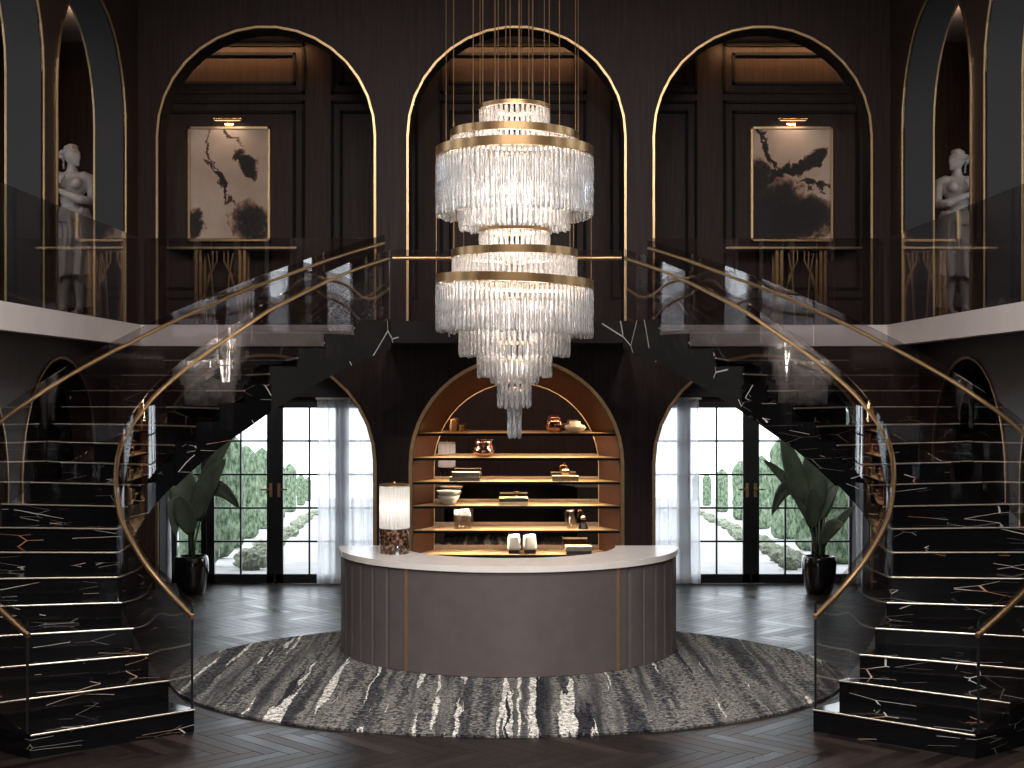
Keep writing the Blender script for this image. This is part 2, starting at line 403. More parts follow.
# back wall: three arches at the ground, three at gallery level
holes = [arch_pts(c, RB, ZU, Z_FT) for c in BACK_C]
wb = wall_mesh(notch_outline(-5.87, 5.87, 0, CEIL, BACK_C, RB, ZG), holes, back3, TW).build('wall_back', M['wood']); struct(wb)
tn = [0]
def trim(m, mat):
    tn[0] += 1; return struct(m.build('trim_%d' % tn[0], mat))
def reveal(pts, to3, d0, d1):
    m = MB(); vs = []
    for (u, w) in pts: vs += [to3(u, w, d0), to3(u, w, d1)]
    fs = [(2 * i, 2 * i + 1, 2 * i + 3, 2 * i + 2) for i in range(len(pts) - 1)]
    return m.add(vs, fs)
def shrink(pts, c, spring, k):
    out = []
    for (u, w) in pts:
        if w > spring + 1e-4:
            L = math.hypot(u - c, w - spring); out.append((u - (u - c) / L * k, w - (w - spring) / L * k))
        else: out.append((u - (k if u > c else -k), w))
    return out
def lining(pts, c, spring, to3, mat, d0, d1):
    a = arch_band(shrink(pts, c, spring, .012), .010, to3, d0, d1, c, spring)
    tn[0] += 1; return struct(a.build('trim_%d' % tn[0], mat, auto=40))
for c in BACK_C:
    p = arch_pts(c, RB, ZU, Z_FT); trim(arch_band(p, .034, back3, -.02, .015, c, ZU), M['brass'])
    lining(p, c, ZU, back3, M['black'], .02, TW)
    p = arch_pts(c, RB, ZG, 0)
    if c != BACK_C[1]: trim(arch_band(p, .040, back3, -.02, .015, c, ZG), M['bronze'])
    if c != BACK_C[1]: lining(p, c, ZG, back3, M['black'], .02, TW)
GWIN = []
for sx, nm in ((-1, 'left'), (1, 'right')):
    t3 = side3(sx, XU)
    hs = [arch_pts(c, RS, ZU, Z_FT) for c in SIDE_C]
    w = wall_mesh([(FRONT, Z_FB + .02), (DW, Z_FB + .02), (DW, CEIL), (FRONT, CEIL)], hs, t3, TW).build('wall_%s' % nm, M['wood']); struct(w)
    g3 = side3(sx, XG)
    w = wall_mesh(notch_outline(FRONT, DW, 0, Z_FB + .02, SIDE_C, RS, ZG), [], g3, .3).build('wall_%s_ground' % nm, M['wood']); struct(w)
    for c in SIDE_C[:3]:
        p = arch_pts(c, RS, ZU, Z_FT)
        trim(arch_band(p, .026, t3, -.02, .015, c, ZU), M['brass'])
        trim(arch_band(shrink(p, c, ZU, .012), .024, t3, TW - .005, TW + .02, c, ZU), M['brass'])
        lining(p, c, ZU, t3, M['reveal'], .02, TW - .01)
        p = arch_pts(c, RS, ZG, 0); trim(arch_band(p, .035, g3, -.02, .015, c, ZG), M['bronze'])
    s = sorted((sx * 6.6, sx * 6.75))
    struct(MB().box(s[0], s[1], FRONT, DD + .2, 0, Z_FB).build('wall_%s_outer' % nm, M['wood_frame']))
    s = sorted((sx * 8.0, sx * 8.15))
    gh = [[(c - .65, 3.9), (c + .65, 3.9), (c + .65, 7.9), (c - .65, 7.9)] for c in SIDE_C[:3]]
    struct(wall_mesh([(FRONT, Z_GF), (GBACK, Z_GF), (GBACK, CEIL), (FRONT, CEIL)], gh, side3(sx, 8.0), .15).build('wall_%s_gallery' % nm, M['wood_panel']))
    for c in SIDE_C[:3]: GWIN.append((sx, c))
    # gallery floor and fascia of this side
    s = sorted((sx * (XU - .06), sx * (XU + .10)))
    trim(MB().box(s[0], s[1], FRONT, DW - .06, Z_FB, Z_FT), M['fascia'])
    s = sorted((sx * (XU + .10), sx * 8.0))
    struct(MB().box(s[0], s[1], FRONT, GBACK, Z_FB + .04, Z_GF).build('floor_gallery_%s' % nm, M['wood_frame']))
trim(MB().box(-XU + .06, XU - .06, DW - .06, DW + .10, Z_FB, Z_FT), M['fascia'])
struct(MB().box(-XU - .1, XU + .1, DW + .10, GBACK, Z_FB + .04, Z_GF).build('floor_gallery_back', M['wood_frame']))
struct(MB().box(-8, 8, GBACK, GBACK + .15, 0 + Z_GF, CEIL).build('wall_back_gallery', M['wood_panel']))
# gallery ceilings
GC = 8.42
struct(MB().box(-8, 8, DW + TW, GBACK, GC, GC + .1).build('ceiling_gallery_back', M['plaster']))
for sx, nm in ((-1, 'left'), (1, 'right')):
    s = sorted((sx * (XU + TW), sx * 8.0))
    struct(MB().box(s[0], s[1], FRONT, DW + TW, GC, GC + .1).build('ceiling_gallery_%s' % nm, M['plaster']))
# panel mouldings on the gallery wall
def frame_mould(px0, px1, py0, py1, D=GBACK, w=.045, dp=.045):
    x0, x1, z1, z0 = XW(px0, D), XW(px1, D), ZW(py0, D), ZW(py1, D)
    m = MB()
    for (a, b, c, d) in ((x0, x1, z1 - w, z1), (x0, x1, z0, z0 + w), (x0, x0 + w, z0, z1), (x1 - w, x1, z0, z1)): m.box(a, b, D - dp, D + .01, c, d)
    return trim(m, M['black'])
for (a, b) in ((153, 305), (331, 418), (440, 586), (610, 697), (723, 868)):
    frame_mould(a, b, 44, 94); frame_mould(a + 9, b - 9, 53, 85)
    frame_mould(a, b, 101, 300); frame_mould(a + 9, b - 9, 111, 290)
# wall behind the ground arches with door openings (lintel, piers)
DD = 21.22; SD = DD / F
LZ = 2.78
m = MB()
for (a, b) in ((-5.32, -1.72), (1.72, 5.32)): m.box(a, b, DD - .14, DD + .2, LZ, Z_FB + .04)
for (a, b) in ((-6.75, -5.32), (-1.72, -1.64), (1.71, 1.72), (5.32, 6.75)): m.box(a, b, DD - .14, DD + .2, 0, Z_FB + .04)
m.box(-1.64, 1.71, DD + .1, DD + .2, 0, Z_FB + .04)
wo = m.build('wall_back_outer', M['wood_frame']); struct(wo)
# front wall behind the camera with tall windows
wins = [(-5.3, -3.3), (3.3, 5.3)]
def rect(u0, u1, w0, w1): return [(u0, w0), (u1, w0), (u1, w1), (u0, w1)]
hs = [rect(a, b, .4, 3.3) for a, b in wins]
struct(wall_mesh(rect(-9, 9, 0, CEIL), hs, lambda u, w, d: (u, FRONT - .3 + d, w), .3).build('wall_front', M['wood']))
wn = 0
for h in hs:
    wn += 1; (u0, w0), (u1, _), (_, w1) = h[0], h[1], h[2]; m = MB(); y0, y1 = FRONT - .2, FRONT - .12
    for (a, b, c, d) in ((u0, u1, w0, w0 + .07), (u0, u1, w1 - .07, w1), (u0, u0 + .07, w0, w1), (u1 - .07, u1, w0, w1), ((u0 + u1) / 2 - .03, (u0 + u1) / 2 + .03, w0, w1)): m.box(a, b, y0, y1, c, d)
    for k in range(1, 4): z = lerp(w0, w1, k / 4); m.box(u0, u1, y0 + .02, y1 - .02, z - .02, z + .02)
    wnd = struct(m.build('window_%d' % wn, M['rail']))
    MB().box(u0, u1, FRONT - .165, FRONT - .155, w0, w1).build('pane', M['pane'], wnd)

for sx, c in GWIN:
    wn += 1; m = MB(); x0, x1 = sorted((sx * 8.04, sx * 8.11))
    for (a, b, d, e) in ((-.65, .65, 3.9, 3.96), (-.65, .65, 7.84, 7.9), (-.65, -.59, 3.9, 7.9), (.59, .65, 3.9, 7.9)): m.box(x0, x1, c + a, c + b, d, e)
    wnd = struct(m.build('window_%d' % wn, M['rail']))
    xm = sx * 8.075; MB().box(xm - .005, xm + .005, c - .65, c + .65, 3.9, 7.9).build('pane', M['pane'], wnd)

# ------------------------------------------------------------------ french doors and curtains
def french_door(i, cpx):
    cx = XW(cpx, DD); X = lambda p: cx + p * SD; z = lambda y: max(0, ZW(y, DD))
    f = MB(); y0, y1 = DD - .02, DD + .10
    f.box(X(-110), X(-103), y0, y1, 0, LZ); f.box(X(103), X(110), y0, y1, 0, LZ); f.box(X(-110), X(110), y0, y1, z(400), LZ - .001)
    root = struct(f.build('door_%d' % i, M['rail']))
    yy0, yy1 = DD - .012, DD + .05
    def leafp(name, a, b, handle=None):
        m = MB(); sw = 8 * SD if handle is not None else 5 * SD
        m.box(X(a), X(a) + sw, yy0, yy1, .004, z(400)); m.box(X(b) - sw, X(b), yy0, yy1, .004, z(400))
        m.box(X(a), X(b), yy0, yy1, .004, z(574)); m.box(X(a), X(b), yy0, yy1, z(408), z(400))
        for y in (441, 474.5, 508, 541.5): m.box(X(a), X(b), yy0 + .01, yy1 - .01, z(y) - .014, z(y) + .014)
        if handle is not None: mid = (X(a) + X(b)) / 2; m.box(mid - .013, mid + .013, yy0 + .01, yy1 - .01, .1, z(404))
        l = m.build(name, M['rail'], root)
        MB().box(X(a) + sw * .9, X(b) - sw * .9, DD + .015, DD + .021, .12, z(407)).build('pane', M['pane'], l)
        if handle is not None:
            sg = handle; hx = X(b - 4) if sg < 0 else X(a + 4)
            h = MB(); h.box(hx - .022, hx + .022, yy0 - .012, yy0 + .002, z(497), z(483))
            h.tube([(hx, yy0 - .005, z(489)), (hx, yy0 - .05, z(489))], .012, 8)
            h.tube([(hx, yy0 - .05, z(489)), (hx + sg * .14, yy0 - .055, z(489) - .004)], .012, 8)
            tag(h.build('handle', M['brass'], l, auto=40), 'brass lever handle')
        return l
    l1 = leafp('door_leaf', -68.5, -.1, -1); leafp('door_leaf', .1, 68.5, 1)
    MB().box(X(-1.2), X(1.2), yy0 - .012, yy0 - .001, .004, z(400)).build('meeting_strip', M['rail'], l1)
    leafp('sidelight', -103, -68.8); leafp('sidelight', 68.8, 103)
french_door(1, 275.0); french_door(2, 751.0)
def curtain(px0, px1, label, seed, amp=.05):
    D = 21.115; x0, x1 = XW(px0, D), XW(px1, D); rnd = random.Random(seed)
    n = 150; rows = 10; vs = []; ph = [rnd.uniform(0, 6) for _ in range(4)]
    for r in range(rows + 1):
        z = lerp(.012, LZ - .03, r / rows); tf = .65 + .35 * (1 - r / rows)
        for i in range(n + 1):
            u = i / n; L = (x1 - x0)
            y = amp * tf * (.6 * math.sin(u * L * 46 + ph[0] + 1.5 * math.sin(u * 9 + ph[1])) + .4 * math.sin(u * L * 27 + ph[2]))
            vs.append((x0 + u * L + .015 * math.sin(u * L * 40 + r * .3), D + y * .62, z))
    fs = [(r * (n + 1) + i, r * (n + 1) + i + 1, (r + 1) * (n + 1) + i + 1, (r + 1) * (n + 1) + i) for r in range(rows) for i in range(n)]
    root = thing('sheer_curtain', label, 'curtain', (0, 0, 0), 0)
    MB().add(vs, fs).build('fabric', M['sheer'], root, True)
    MB().box(x0 - .02, x1 + .02, D - .02, D + .02, LZ - .035, LZ - .006).build('heading_tape', M['white'], root)
curtain(317, 384, 'white sheer curtain at the left garden doors, on the desk side', 1)
curtain(147, 171, 'white sheer curtain bunched behind the left staircase, outer side of the left doors', 2)
curtain(644, 700, 'white sheer curtain at the right garden doors, on the desk side', 3)
curtain(852, 880, 'white sheer curtain bunched behind the right staircase, outer side of the right doors', 4)

# ------------------------------------------------------------------ shelf niche
NC = .036; R0 = RB - .055; R1 = 1.235; ND = .66
def niche():
    root = thing('shelf_niche', 'arched wooden wall niche with six honey coloured shelves behind the desk', 'shelves', (NC, DW, 0))
    n = 24; a0 = arch_pts(0, R0, ZG, .0, n); a1 = arch_pts(0, R1, ZG - .05, .0, n)
    vs = []
    for p, q in zip(a0, a1): vs += [(p[0], .0, p[1]), (q[0], ND, q[1])]
    k = len(a0); fs = [(2 * i, 2 * i + 2, 2 * i + 3, 2 * i + 1) for i in range(k - 1)]
    o = len(vs)
    for p, q in zip(a0, a1): vs += [(p[0] * 1.02, .0, p[1] * 1.012), (q[0] * 1.03, ND, q[1] * 1.02)]
    fs += [(o + 2 * i, o + 2 * i + 1, o + 2 * i + 3, o + 2 * i + 2) for i in range(k - 1)]
    for i in range(k - 1): fs += [(2 * i, o + 2 * i, o + 2 * i + 2, 2 * i + 2), (2 * i + 1, 2 * i + 3, o + 2 * i + 3, o + 2 * i + 1)]
    MB().add(vs, fs).build('niche_lining', M['wood_niche'], root, auto=30)
    t3 = lambda u, w, d: (u, d, w)
    arch_band(arch_pts(0, R0 + .005, ZG, 0, n), .05, t3, -.03, .02, 0, ZG).build('niche_frame', M['bronze'], root)
    arch_band(arch_pts(0, R1 - .014, ZG - .05, 0, n), .014, t3, ND - .02, ND - .004, 0, ZG - .05).build('inner_trim', M['brass'], root)
    pts = arch_pts(0, R1, ZG - .05, 0, n)
    w = wall_mesh(pts, [], lambda u, w, d: (u, ND + d, w), .02).build('mirror_back', M['mirror'], root)
    for z in SHELF:
        dz = max(0, z - ZG)
        hf = math.sqrt(max(.1, R0 ** 2 - dz ** 2)) - .012; hb = math.sqrt(max(.1, R1 ** 2 - max(0, z - ZG + .05) ** 2)) - .012
        MB().prism([(-hf, .012), (hf, .012), (hb, ND - .004), (-hb, ND - .004)], z - .035, z).build('shelf', M['shelf'], root)
        MB().box(-hf, hf, .002, .0115, z - .040, z - .008).build('shelf_edge', M['black'], root)
SHELF = [2.262, 1.905, 1.557, 1.208, .852, .50]
niche()

# ------------------------------------------------------------------ lights (LED strips, coves, chandelier lamps) are set up further down
# ------------------------------------------------------------------ staircases
AX = -.087; H = .1925; NS = 19
INN = [(-2.71, 12.05), (-2.99, 12.31), (-3.21, 12.49), (-3.40, 12.71), (-3.57, 12.96), (-3.69, 13.25), (-3.79, 13.57), (-3.855, 13.90), (-3.86, 14.22),
       (-3.82, 14.55), (-3.74, 14.85), (-3.605, 15.12), (-3.44, 15.38), (-3.247, 15.65), (-3.017, 15.95), (-2.797, 16.3), (-2.537, 16.7), (-2.273, 17.1), (-1.957, 17.5), (-1.56, 17.9)]
OUT = [(-3.79, 11.14), (-4.16, 11.42), (-4.52, 11.77), (-4.80, 12.18), (-5.02, 12.64), (-5.16, 13.1), (-5.25, 13.58), (-5.28, 14.05), (-5.22, 14.5),
       (-5.08, 14.95), (-4.87, 15.3), (-4.64, 15.72), (-4.37, 16.15), (-4.05, 16.6), (-3.69, 17.1), (-3.30, 17.6), (-2.89, 18.1), (-2.46, 18.5), (-2.11, 18.85), (-1.74, 19.2)]
Z_L = NS * H; Z_CURB = 3.757
def railoff_in(k): return interp([(1, .77), (9, .73), (14, .69), (16, .725), (19, .71), (20, .89)], k)
def railoff_out(k): return interp([(1, .77), (10, .855), (13, .91), (14, .955), (16, 1.05), (18, 1.10), (19, 1.065), (20, 1.214)], k)
def zline(k): return min(k, 19.0) * H if k > 18.99 else k * H
def staircase(sx, label, outer_end):
    def T(p): return (p[0], p[1]) if sx < 0 else (2 * AX - p[0], p[1])
    root = thing('curved_staircase', label, 'staircase', (0, 0, 0))
    I = [T(p) for p in INN]; O = [T(p) for p in OUT]
    ci = lambda k: catmull(I, k - 1); co = lambda k: catmull(O, k - 1)
    for k in range(1, NS + 1):
        kk = [k + u for u in (0, .25, .5, .75, 1.0)]
        a = [ci(x) for x in kk]; b = [co(x) for x in kk]
        # a slightly overhanging tread slab is part of the block
        pts = [tuple(p) for p in a] + [tuple(p) for p in b[::-1]]
        low = [max(0.0, (x - k) * H + k * H - .42) for x in kk]
        low = [0.0 if k < 7 and l < .8 and k < 4 else l for l in low]
        st = MB().prism(pts, low + low[::-1], k * H).build('step', M['marble'], root)
        p, q = Vector(a[0]), Vector(b[0]); d = (p - q).normalized(); nrm = Vector((d.y, -d.x))
        if nrm.y > 0: nrm = -nrm
        s0, s1 = p + nrm * .006, q + nrm * .006
        e = MB(); e.tube([(s0.x, s0.y, k * H - .009), (s1.x, s1.y, k * H - .007)], .0085, 10)
        tag(e.build('nosing_strip', M['strip'], st, auto=50), 'thin bright gold strip along the step edge')
    # marble skirting on the inner side of the upper flight
    for k in range(12, NS + 1):
        kk = [k + u for u in (0, .25, .5, .75, 1.0)]
        pts = [tuple(ci(x)) for x in kk]
        up = interp([(11, .02), (15, .06), (17, .10)], k)
        MB().sheet(pts, .02, [x * H - .44 for x in kk], [k * H + up] * 5).build('stringer', M['stringer' if k > 15 else 'marble'], root)  # upper panels take the lit grey copy, lower ones stay black
    # glass and hand rails
    def glass(cf, k0, k1, off, n, npan):
        for i in range(npan):
            ka, kb = lerp(k0, k1, i / npan) + (.02 if i else 0), lerp(k0, k1, (i + 1) / npan) - (.02 if i < npan - 1 else 0)
            kk = [lerp(ka, kb, j / n) for j in range(n + 1)]
            pts = [tuple(cf(x)) for x in kk]
            MB().sheet(pts, .007, [max(.2, zline(x) - .06) + (0.02 if x < 2 else 0) for x in kk], [zline(x) + off(x) + .115 for x in kk]).build('glass_panel', M['stair_glass'], root, auto=30)
    def rail(cf, k0, k1, off, side, n=70):
        kk = [lerp(k0, k1, j / n) for j in range(n + 1)]; P = []
        for x in kk:
            p = Vector(cf(x)); t = (Vector(cf(min(x + .05, 20))) - Vector(cf(x - .05))).normalized(); nn = Vector((-t.y, t.x))
            P.append((p.x + nn.x * side, p.y + nn.y * side, zline(x) + off(x)))
        tag(MB().tube(P, .023, 10).build('handrail', M['brass'], root, auto=50), 'brass handrail')
        for j in range(4, n, 7):
            p = Vector(P[j]); q = Vector((*cf(kk[j]), p.z))
            MB().tube([p, q + (q - p) * .3], .012, 6).build('rail_bracket', M['brass'], root)
    cin = lambda k: ci(k)
    glass(ci, 1.08, 19.98, railoff_in, 24, 4); glass(co, 1.08, outer_end, railoff_out, 24, 4)
    sd = .008 if sx < 0 else -.008
    rail(ci, 1.02, 19.98, railoff_in, sd); rail(co, 1.02, outer_end, railoff_out, sd)
    # dark polished front edges of the glass at the bottom
    for cf, off in ((ci, railoff_in), (co, railoff_out)):
        p = cf(1.075); MB().box(p[0] - .009, p[0] + .009, p[1] - .009, p[1] + .009, H + .001, H + off(1) + .11).build('glass_edge', M['glass_edge'], root)
staircase(-1, 'left curved black marble staircase with gold-edged steps and smoked glass balustrades', 19.97)
staircase(1, 'right curved black marble staircase with gold-edged steps and smoked glass balustrades', 19.4)
# landing between the stairs
MR = lambda p: (2 * AX - p[0], p[1])
IL, OL = INN[-1], OUT[-1]; IR, OR_ = MR(IL), MR(OL)
ld = thing('stair_landing', 'black marble landing slab joining both staircases below the chandelier', 'landing', (0, 0, 0))
MB().prism([(IL[0] + .003, IL[1] + .06), (IR[0] - .003, IR[1] + .06), (OR_[0] - .003, OR_[1]), (1.62, DW - .065), (-1.8, DW - .065), (OL[0] + .003, OL[1])], 3.485, Z_L - .002).build('slab', M['stringer'], ld)
MB().box(IL[0] + .003, IR[0] - .003, IL[1], IL[1] + .058, 3.48, Z_CURB).build('curb', M['stringer'], ld)
lb = thing('glass_balustrade', 'straight glass balustrade with brass rail along the front of the landing', 'balustrade', (0, 0, Z_CURB))
MB().box(IL[0] + .02, IR[0] - .02, IL[1] + .022, IL[1] + .036, 0, .90).build('glass_panel', M['glass'], lb)
zr = INN and (20 - 1) * H + .89 - Z_CURB
MB().tube([(IL[0] + .03, IL[1] - .005, zr), (IR[0] - .03, IR[1] - .005, zr)], .023, 10).build('handrail', M['brass'], lb, auto=50)
for u in (.1, .37, .63, .9):
    x = lerp(IL[0], IR[0], u); MB().tube([(x, IL[1] - .005, zr), (x, IL[1] + .03, zr)], .012, 6).build('rail_bracket', M['brass'], lb)
# gallery balustrades
GT = 5.08
for sx, nm in ((-1, 'left'), (1, 'right')):
    m = MB(); s = sorted((sx * (XU - .045), sx * (XU - .031)))
    r = thing('glass_balustrade', 'smoked glass balustrade along the %s gallery in front of the statue' % nm, 'balustrade', (sx * (XU - .038), 10, Z_FT), 0)
    for (y0, y1) in ((FRONT + .1, 6.0), (6.02, 13.3), (13.32, DW - .1)):
        MB().box(-.007, .007, y0 - 10, y1 - 10, 0, GT - Z_FT).build('glass_panel', M['glass'], r)
    r = thing('glass_balustrade', 'smoked glass balustrade on the back gallery below the %s painting' % nm, 'balustrade', (0, DW - .04, Z_FT), 0)
    x0, x1 = sorted((sx * (XU - .10), sx * 2.0))
    MB().box(x0, x1, -.007, .007, 0, GT - Z_FT).build('glass_panel', M['glass'], r)

# ------------------------------------------------------------------ desk and rug
DC = (-.06, 16.05); RD = 1.88
def arc(r, a0, a1, n): return [(r * math.sin(lerp(a0, a1, i / n)), -r * math.cos(lerp(a0, a1, i / n))) for i in range(n + 1)]
RUGT = .022
def desk():
    root = thing('reception_desk', 'half round taupe leather reception desk with cream marble top', 'desk', (DC[0], DC[1], RUGT))
    aL, aR = math.radians(33.4), math.radians(36.6); q = PI / 2; z0, z1 = .004, 1.048
    def shell(r0, r1, a0, a1, n): return arc(r0, a0, a1, n) + arc(r1, a1, a0, n)
    MB().prism(shell(RD, RD - .12, -aL + .009, aR - .009, 40), z0, z1).build('front_panel', M['leather'], root, auto=30)
    for sg in (-1, 1):
        a = aL if sg < 0 else aR
        pts = []; n = 110; a0, a1 = sg * (a + .009), sg * q
        grooves = [math.radians(g) for g in (41.5, 48.5, 55.5, 62.5, 69.5, 76.5, 83.5)]
        for i in range(n + 1):
            t = lerp(a0, a1, i / n); dmin = min(abs(abs(t) - g) for g in grooves)
            r = RD - .016 * max(0, 1 - dmin / .011)
            pts.append((r * math.sin(t), -r * math.cos(t)))
        MB().prism(pts + arc(RD - .12, a1, a0, 40), z0, z1).build('fluted_panel', M['leather'], root, auto=20)
        MB().prism(shell(RD + .008, RD - .05, sg * (a - .0088), sg * (a + .0088), 2), z0, z1).build('brass_strip', M['satin'], root)
    tag(MB().prism(arc(RD + .02, -q, q, 72) + arc(1.2, q, -q, 60), 1.05, 1.112).build('countertop', M['counter'], root, auto=30), 'cream marble countertop')
    MB().prism(shell(RD - .125, RD - .145, -q, q, 48), .006, 1.046).build('inner_panel', M['wood_frame'], root, auto=30)
    for sg in (-1, 1):
        MB().box(*sorted((sg * 1.24, sg * (RD - .15))), -.05, -.01, .006, 1.046).build('end_panel', M['leather'], root)
desk()
CT = 1.112 + RUGT
m = MB(); n = 120
m.prism([(3.40 * math.cos(2 * PI * i / n), 2.81 * math.sin(2 * PI * i / n)) for i in range(n)], .001, RUGT - .001)
tag(m.build('round_rug', M['rug'], None, loc=(-.075, 14.63, 0)), 'large round grey rug with charcoal and cream streaks under the desk', 'rug')
# desk lamp
def desk_lamp():
    x, y = XW(394.5, 15.3), 15.3
    root = thing('table_lamp', 'ribbed glass table lamp on a brown marble base, left end of the desk', 'lamp', (x, y, CT))
    MB().lathe([(.155, 0), (.16, .008), (.16, .262), (.155, .27)], 40).build('marble_base', M['marble_brown'], root, auto=40)
    rib = lambda a, z: 1 + .035 * math.cos(a * 30)
    MB().lathe([(.150, .271), (.158, .28), (.158, .71), (.150, .72)], 180, wob=rib).build('glass_shade', M['shadeglass'], root, True)
    MB().lathe([(.15, .722), (.163, .726), (.163, .742), (.15, .746)], 40).build('cap', M['brass'], root, auto=40)
    MB().lathe([(.018, .0), (.02, .004), (.02, .07), (.012, .085), (.008, .10)], 16, (.045, -.185, .0)).build('dimmer_knob', M['chrome'], root, auto=40)
    MB().lathe([(.012, .746), (.02, .756), (.012, .77)], 12).build('finial', M['brass'], root, True)
def shadeglass():
    t = NT('lit_ribbed_glass'); tr = t.n('ShaderNodeBsdfTranslucent'); tr.inputs[0].default_value = (.95, .92, .88, 1)
    g = t.bsdf(Base_Color=(.95, .95, .95), Transmission_Weight=1.0, Roughness=.15, IOR=1.3)
    m = t.n('ShaderNodeMixShader'); m.inputs[0].default_value = .7; t.t.links.new(g.outputs[0], m.inputs[1]); t.t.links.new(tr.outputs[0], m.inputs[2])
    e = t.n('ShaderNodeEmission'); e.inputs[0].default_value = (1, .93, .85, 1); e.inputs[1].default_value = .12
    a = t.n('ShaderNodeAddShader'); t.t.links.new(m.outputs[0], a.inputs[0]); t.t.links.new(e.outputs[0], a.inputs[1])
    return t.done(a)
M['shadeglass'] = shadeglass()
desk_lamp()

# ------------------------------------------------------------------ things on the shelves
def on_shelf(px, i, dy=.22): D = DW + dy; return (XW(px, D), D, SHELF[i])
def book(name_label, loc, w, d, h, mat, rz=0, group=None, top=None):
    r = thing('book', name_label, 'book', loc, rz, group)
    m = MB(); m.box(-w / 2, w / 2, -d / 2 + .006, d / 2, 0, .008); m.box(-w / 2, w / 2, -d / 2 + .006, d / 2, h - .008, h)
    m.build('cover', M[top or 'bookcream_lit'], r)  # cream covers paint the light that falls on the book tops
    MB().box(-w / 2, w / 2, -d / 2, -d / 2 + .0055, 0, h).build('spine', mat, r)
    MB().box(-w / 2 + .006, w / 2 - .006, -d / 2 + .007, d / 2 - .006, .009, h - .009).build('pages', M['page'], r)
s = DW / F
# top shelf
p = on_shelf(455.5, 0); r = tag(MB().box(-.18, .18, -.10, .10, 0, .014).build('tray', M['bronze'], None, loc=p), 'flat bronze tray under the two jars on the top shelf', 'tray')
def jar(px, hgt, rad, label):
    x, y, z = on_shelf(px, 0); root = thing('jar', label, 'jar', (x, y, z + .0145))
    MB().lathe([(rad * .9, 0), (rad, .01), (rad, hgt * .74), (rad * .8, hgt * .78)], 24).build('glass_body', M['candle'], root, auto=40)
    MB().lathe([(rad * .86, hgt * .785), (rad * .9, hgt * .8), (rad * .9, hgt * .97), (rad * .8, hgt)], 24).build('lid', M['bronze'], root, auto=40)
jar(453.3, .185, .052, 'taller amber jar with lid on the bronze tray, top shelf')
jar(461.5, .10, .038, 'shorter amber jar with lid on the bronze tray, top shelf')
x, y, z = on_shelf(554.8, 0); r = thing('round_vase', 'shiny rose metal round vase with a ring of lobes, top shelf', 'vase', (x, y, z))
MB().lathe([(.06, 0), (.10, .02), (.122, .09), (.115, .15), (.08, .19), (.05, .20)], 40, wob=lambda a, z: 1 + .05 * math.cos(8 * a)).build('body', M['rose'], r, True)
for k in range(8): a = k * PI / 4 + .2; MB().lathe([(.005, 0), (.022, .012), (.022, .03), (.005, .042)], 12, (.062 * math.cos(a), .062 * math.sin(a), .19)).build('lobe', M['rose'], r, True)
x, y, z = on_shelf(575, 0); r = thing('squat_vase', 'cream squat vase with a short neck, right on the top shelf', 'vase', (x, y, z))
MB().lathe([(.06, 0), (.13, .03), (.165, .07), (.14, .105), (.085, .122), (.08, .165), (.07, .165), (.07, .125), (.05, .12)], 40).build('body', M['white'], r, True)
# second shelf
x, y, z = on_shelf(483.5, 1); r = thing('bowl_vase', 'rose gold mirror polished bowl vase with a flared rim, second shelf', 'vase', (x, y, z))
MB().lathe([(.08, 0), (.135, .025), (.155, .075), (.13, .13), (.105, .16), (.118, .20), (.13, .225), (.12, .225), (.10, .19), (.09, .16), (.08, .13)], 40).build('body', M['rose'], r, True)
# third shelf
x, y, z = on_shelf(465, 2)
book('grey spined book under another grey book, left on the third shelf', (x, y, z), .44, .28, .06, M['bookgrey'])
book('grey spined book topmost of the stack, left on the third shelf', (x + .01, y, z + .061), .40, .26, .07, M['bookgrey'], .05)
x, y, z = on_shelf(565.5, 2)
book('dark spined slim book lying under the gold apple ornament, third shelf', (x, y, z), .38, .27, .075, M['bookgrey'], -.04)
r = thing('apple_ornament', 'polished gold apple ornament standing on a book, third shelf', 'ornament', (x, y, z + .076))
MB().lathe([(.02, .0), (.05, .01), (.066, .05), (.06, .09), (.035, .11), (.015, .10)], 28).build('fruit', M['gold_shiny'], r, True)
MB().tube([(0, 0, .095), (.008, 0, .12), (.02, 0, .14)], .006, 6).build('stem', M['bronze'], r)
# fourth shelf
x, y, z = on_shelf(448.5, 3)
def bowl(label, zz, r1, h):
    tag(MB().lathe([(r1 * .5, 0), (r1 * .62, .01), (r1 * .8, h * .55), (r1, h), (r1 * .95, h), (r1 * .74, h * .55), (r1 * .5, .02)], 36).build('bowl', M['white'], None, True, loc=(x, y, zz)), label, 'bowl')
bowl('white ceramic bowl at the bottom of the stack, fourth shelf', z, .165, .13)
bowl('white wide rimmed bowl stacked on another bowl, fourth shelf', z + .105, .18, .10)
x, y, z = on_shelf(513.5, 3)
book('white book under a black spined book, middle of the fourth shelf', (x, y, z), .42, .27, .05, M['bookcream_lit'])
book('black spined book topmost of its stack, middle of the fourth shelf', (x, y, z + .051), .42, .27, .055, M['bookblack'])
r = tag(MB().lathe([(.02, 0), (.06, .008), (.045, .02), (.01, .03)], 20).build('paperweight', M['gold_shiny'], None, True, loc=(x + .05, y, z + .107)), 'small gold paperweight on the black spined book, fourth shelf', 'ornament')
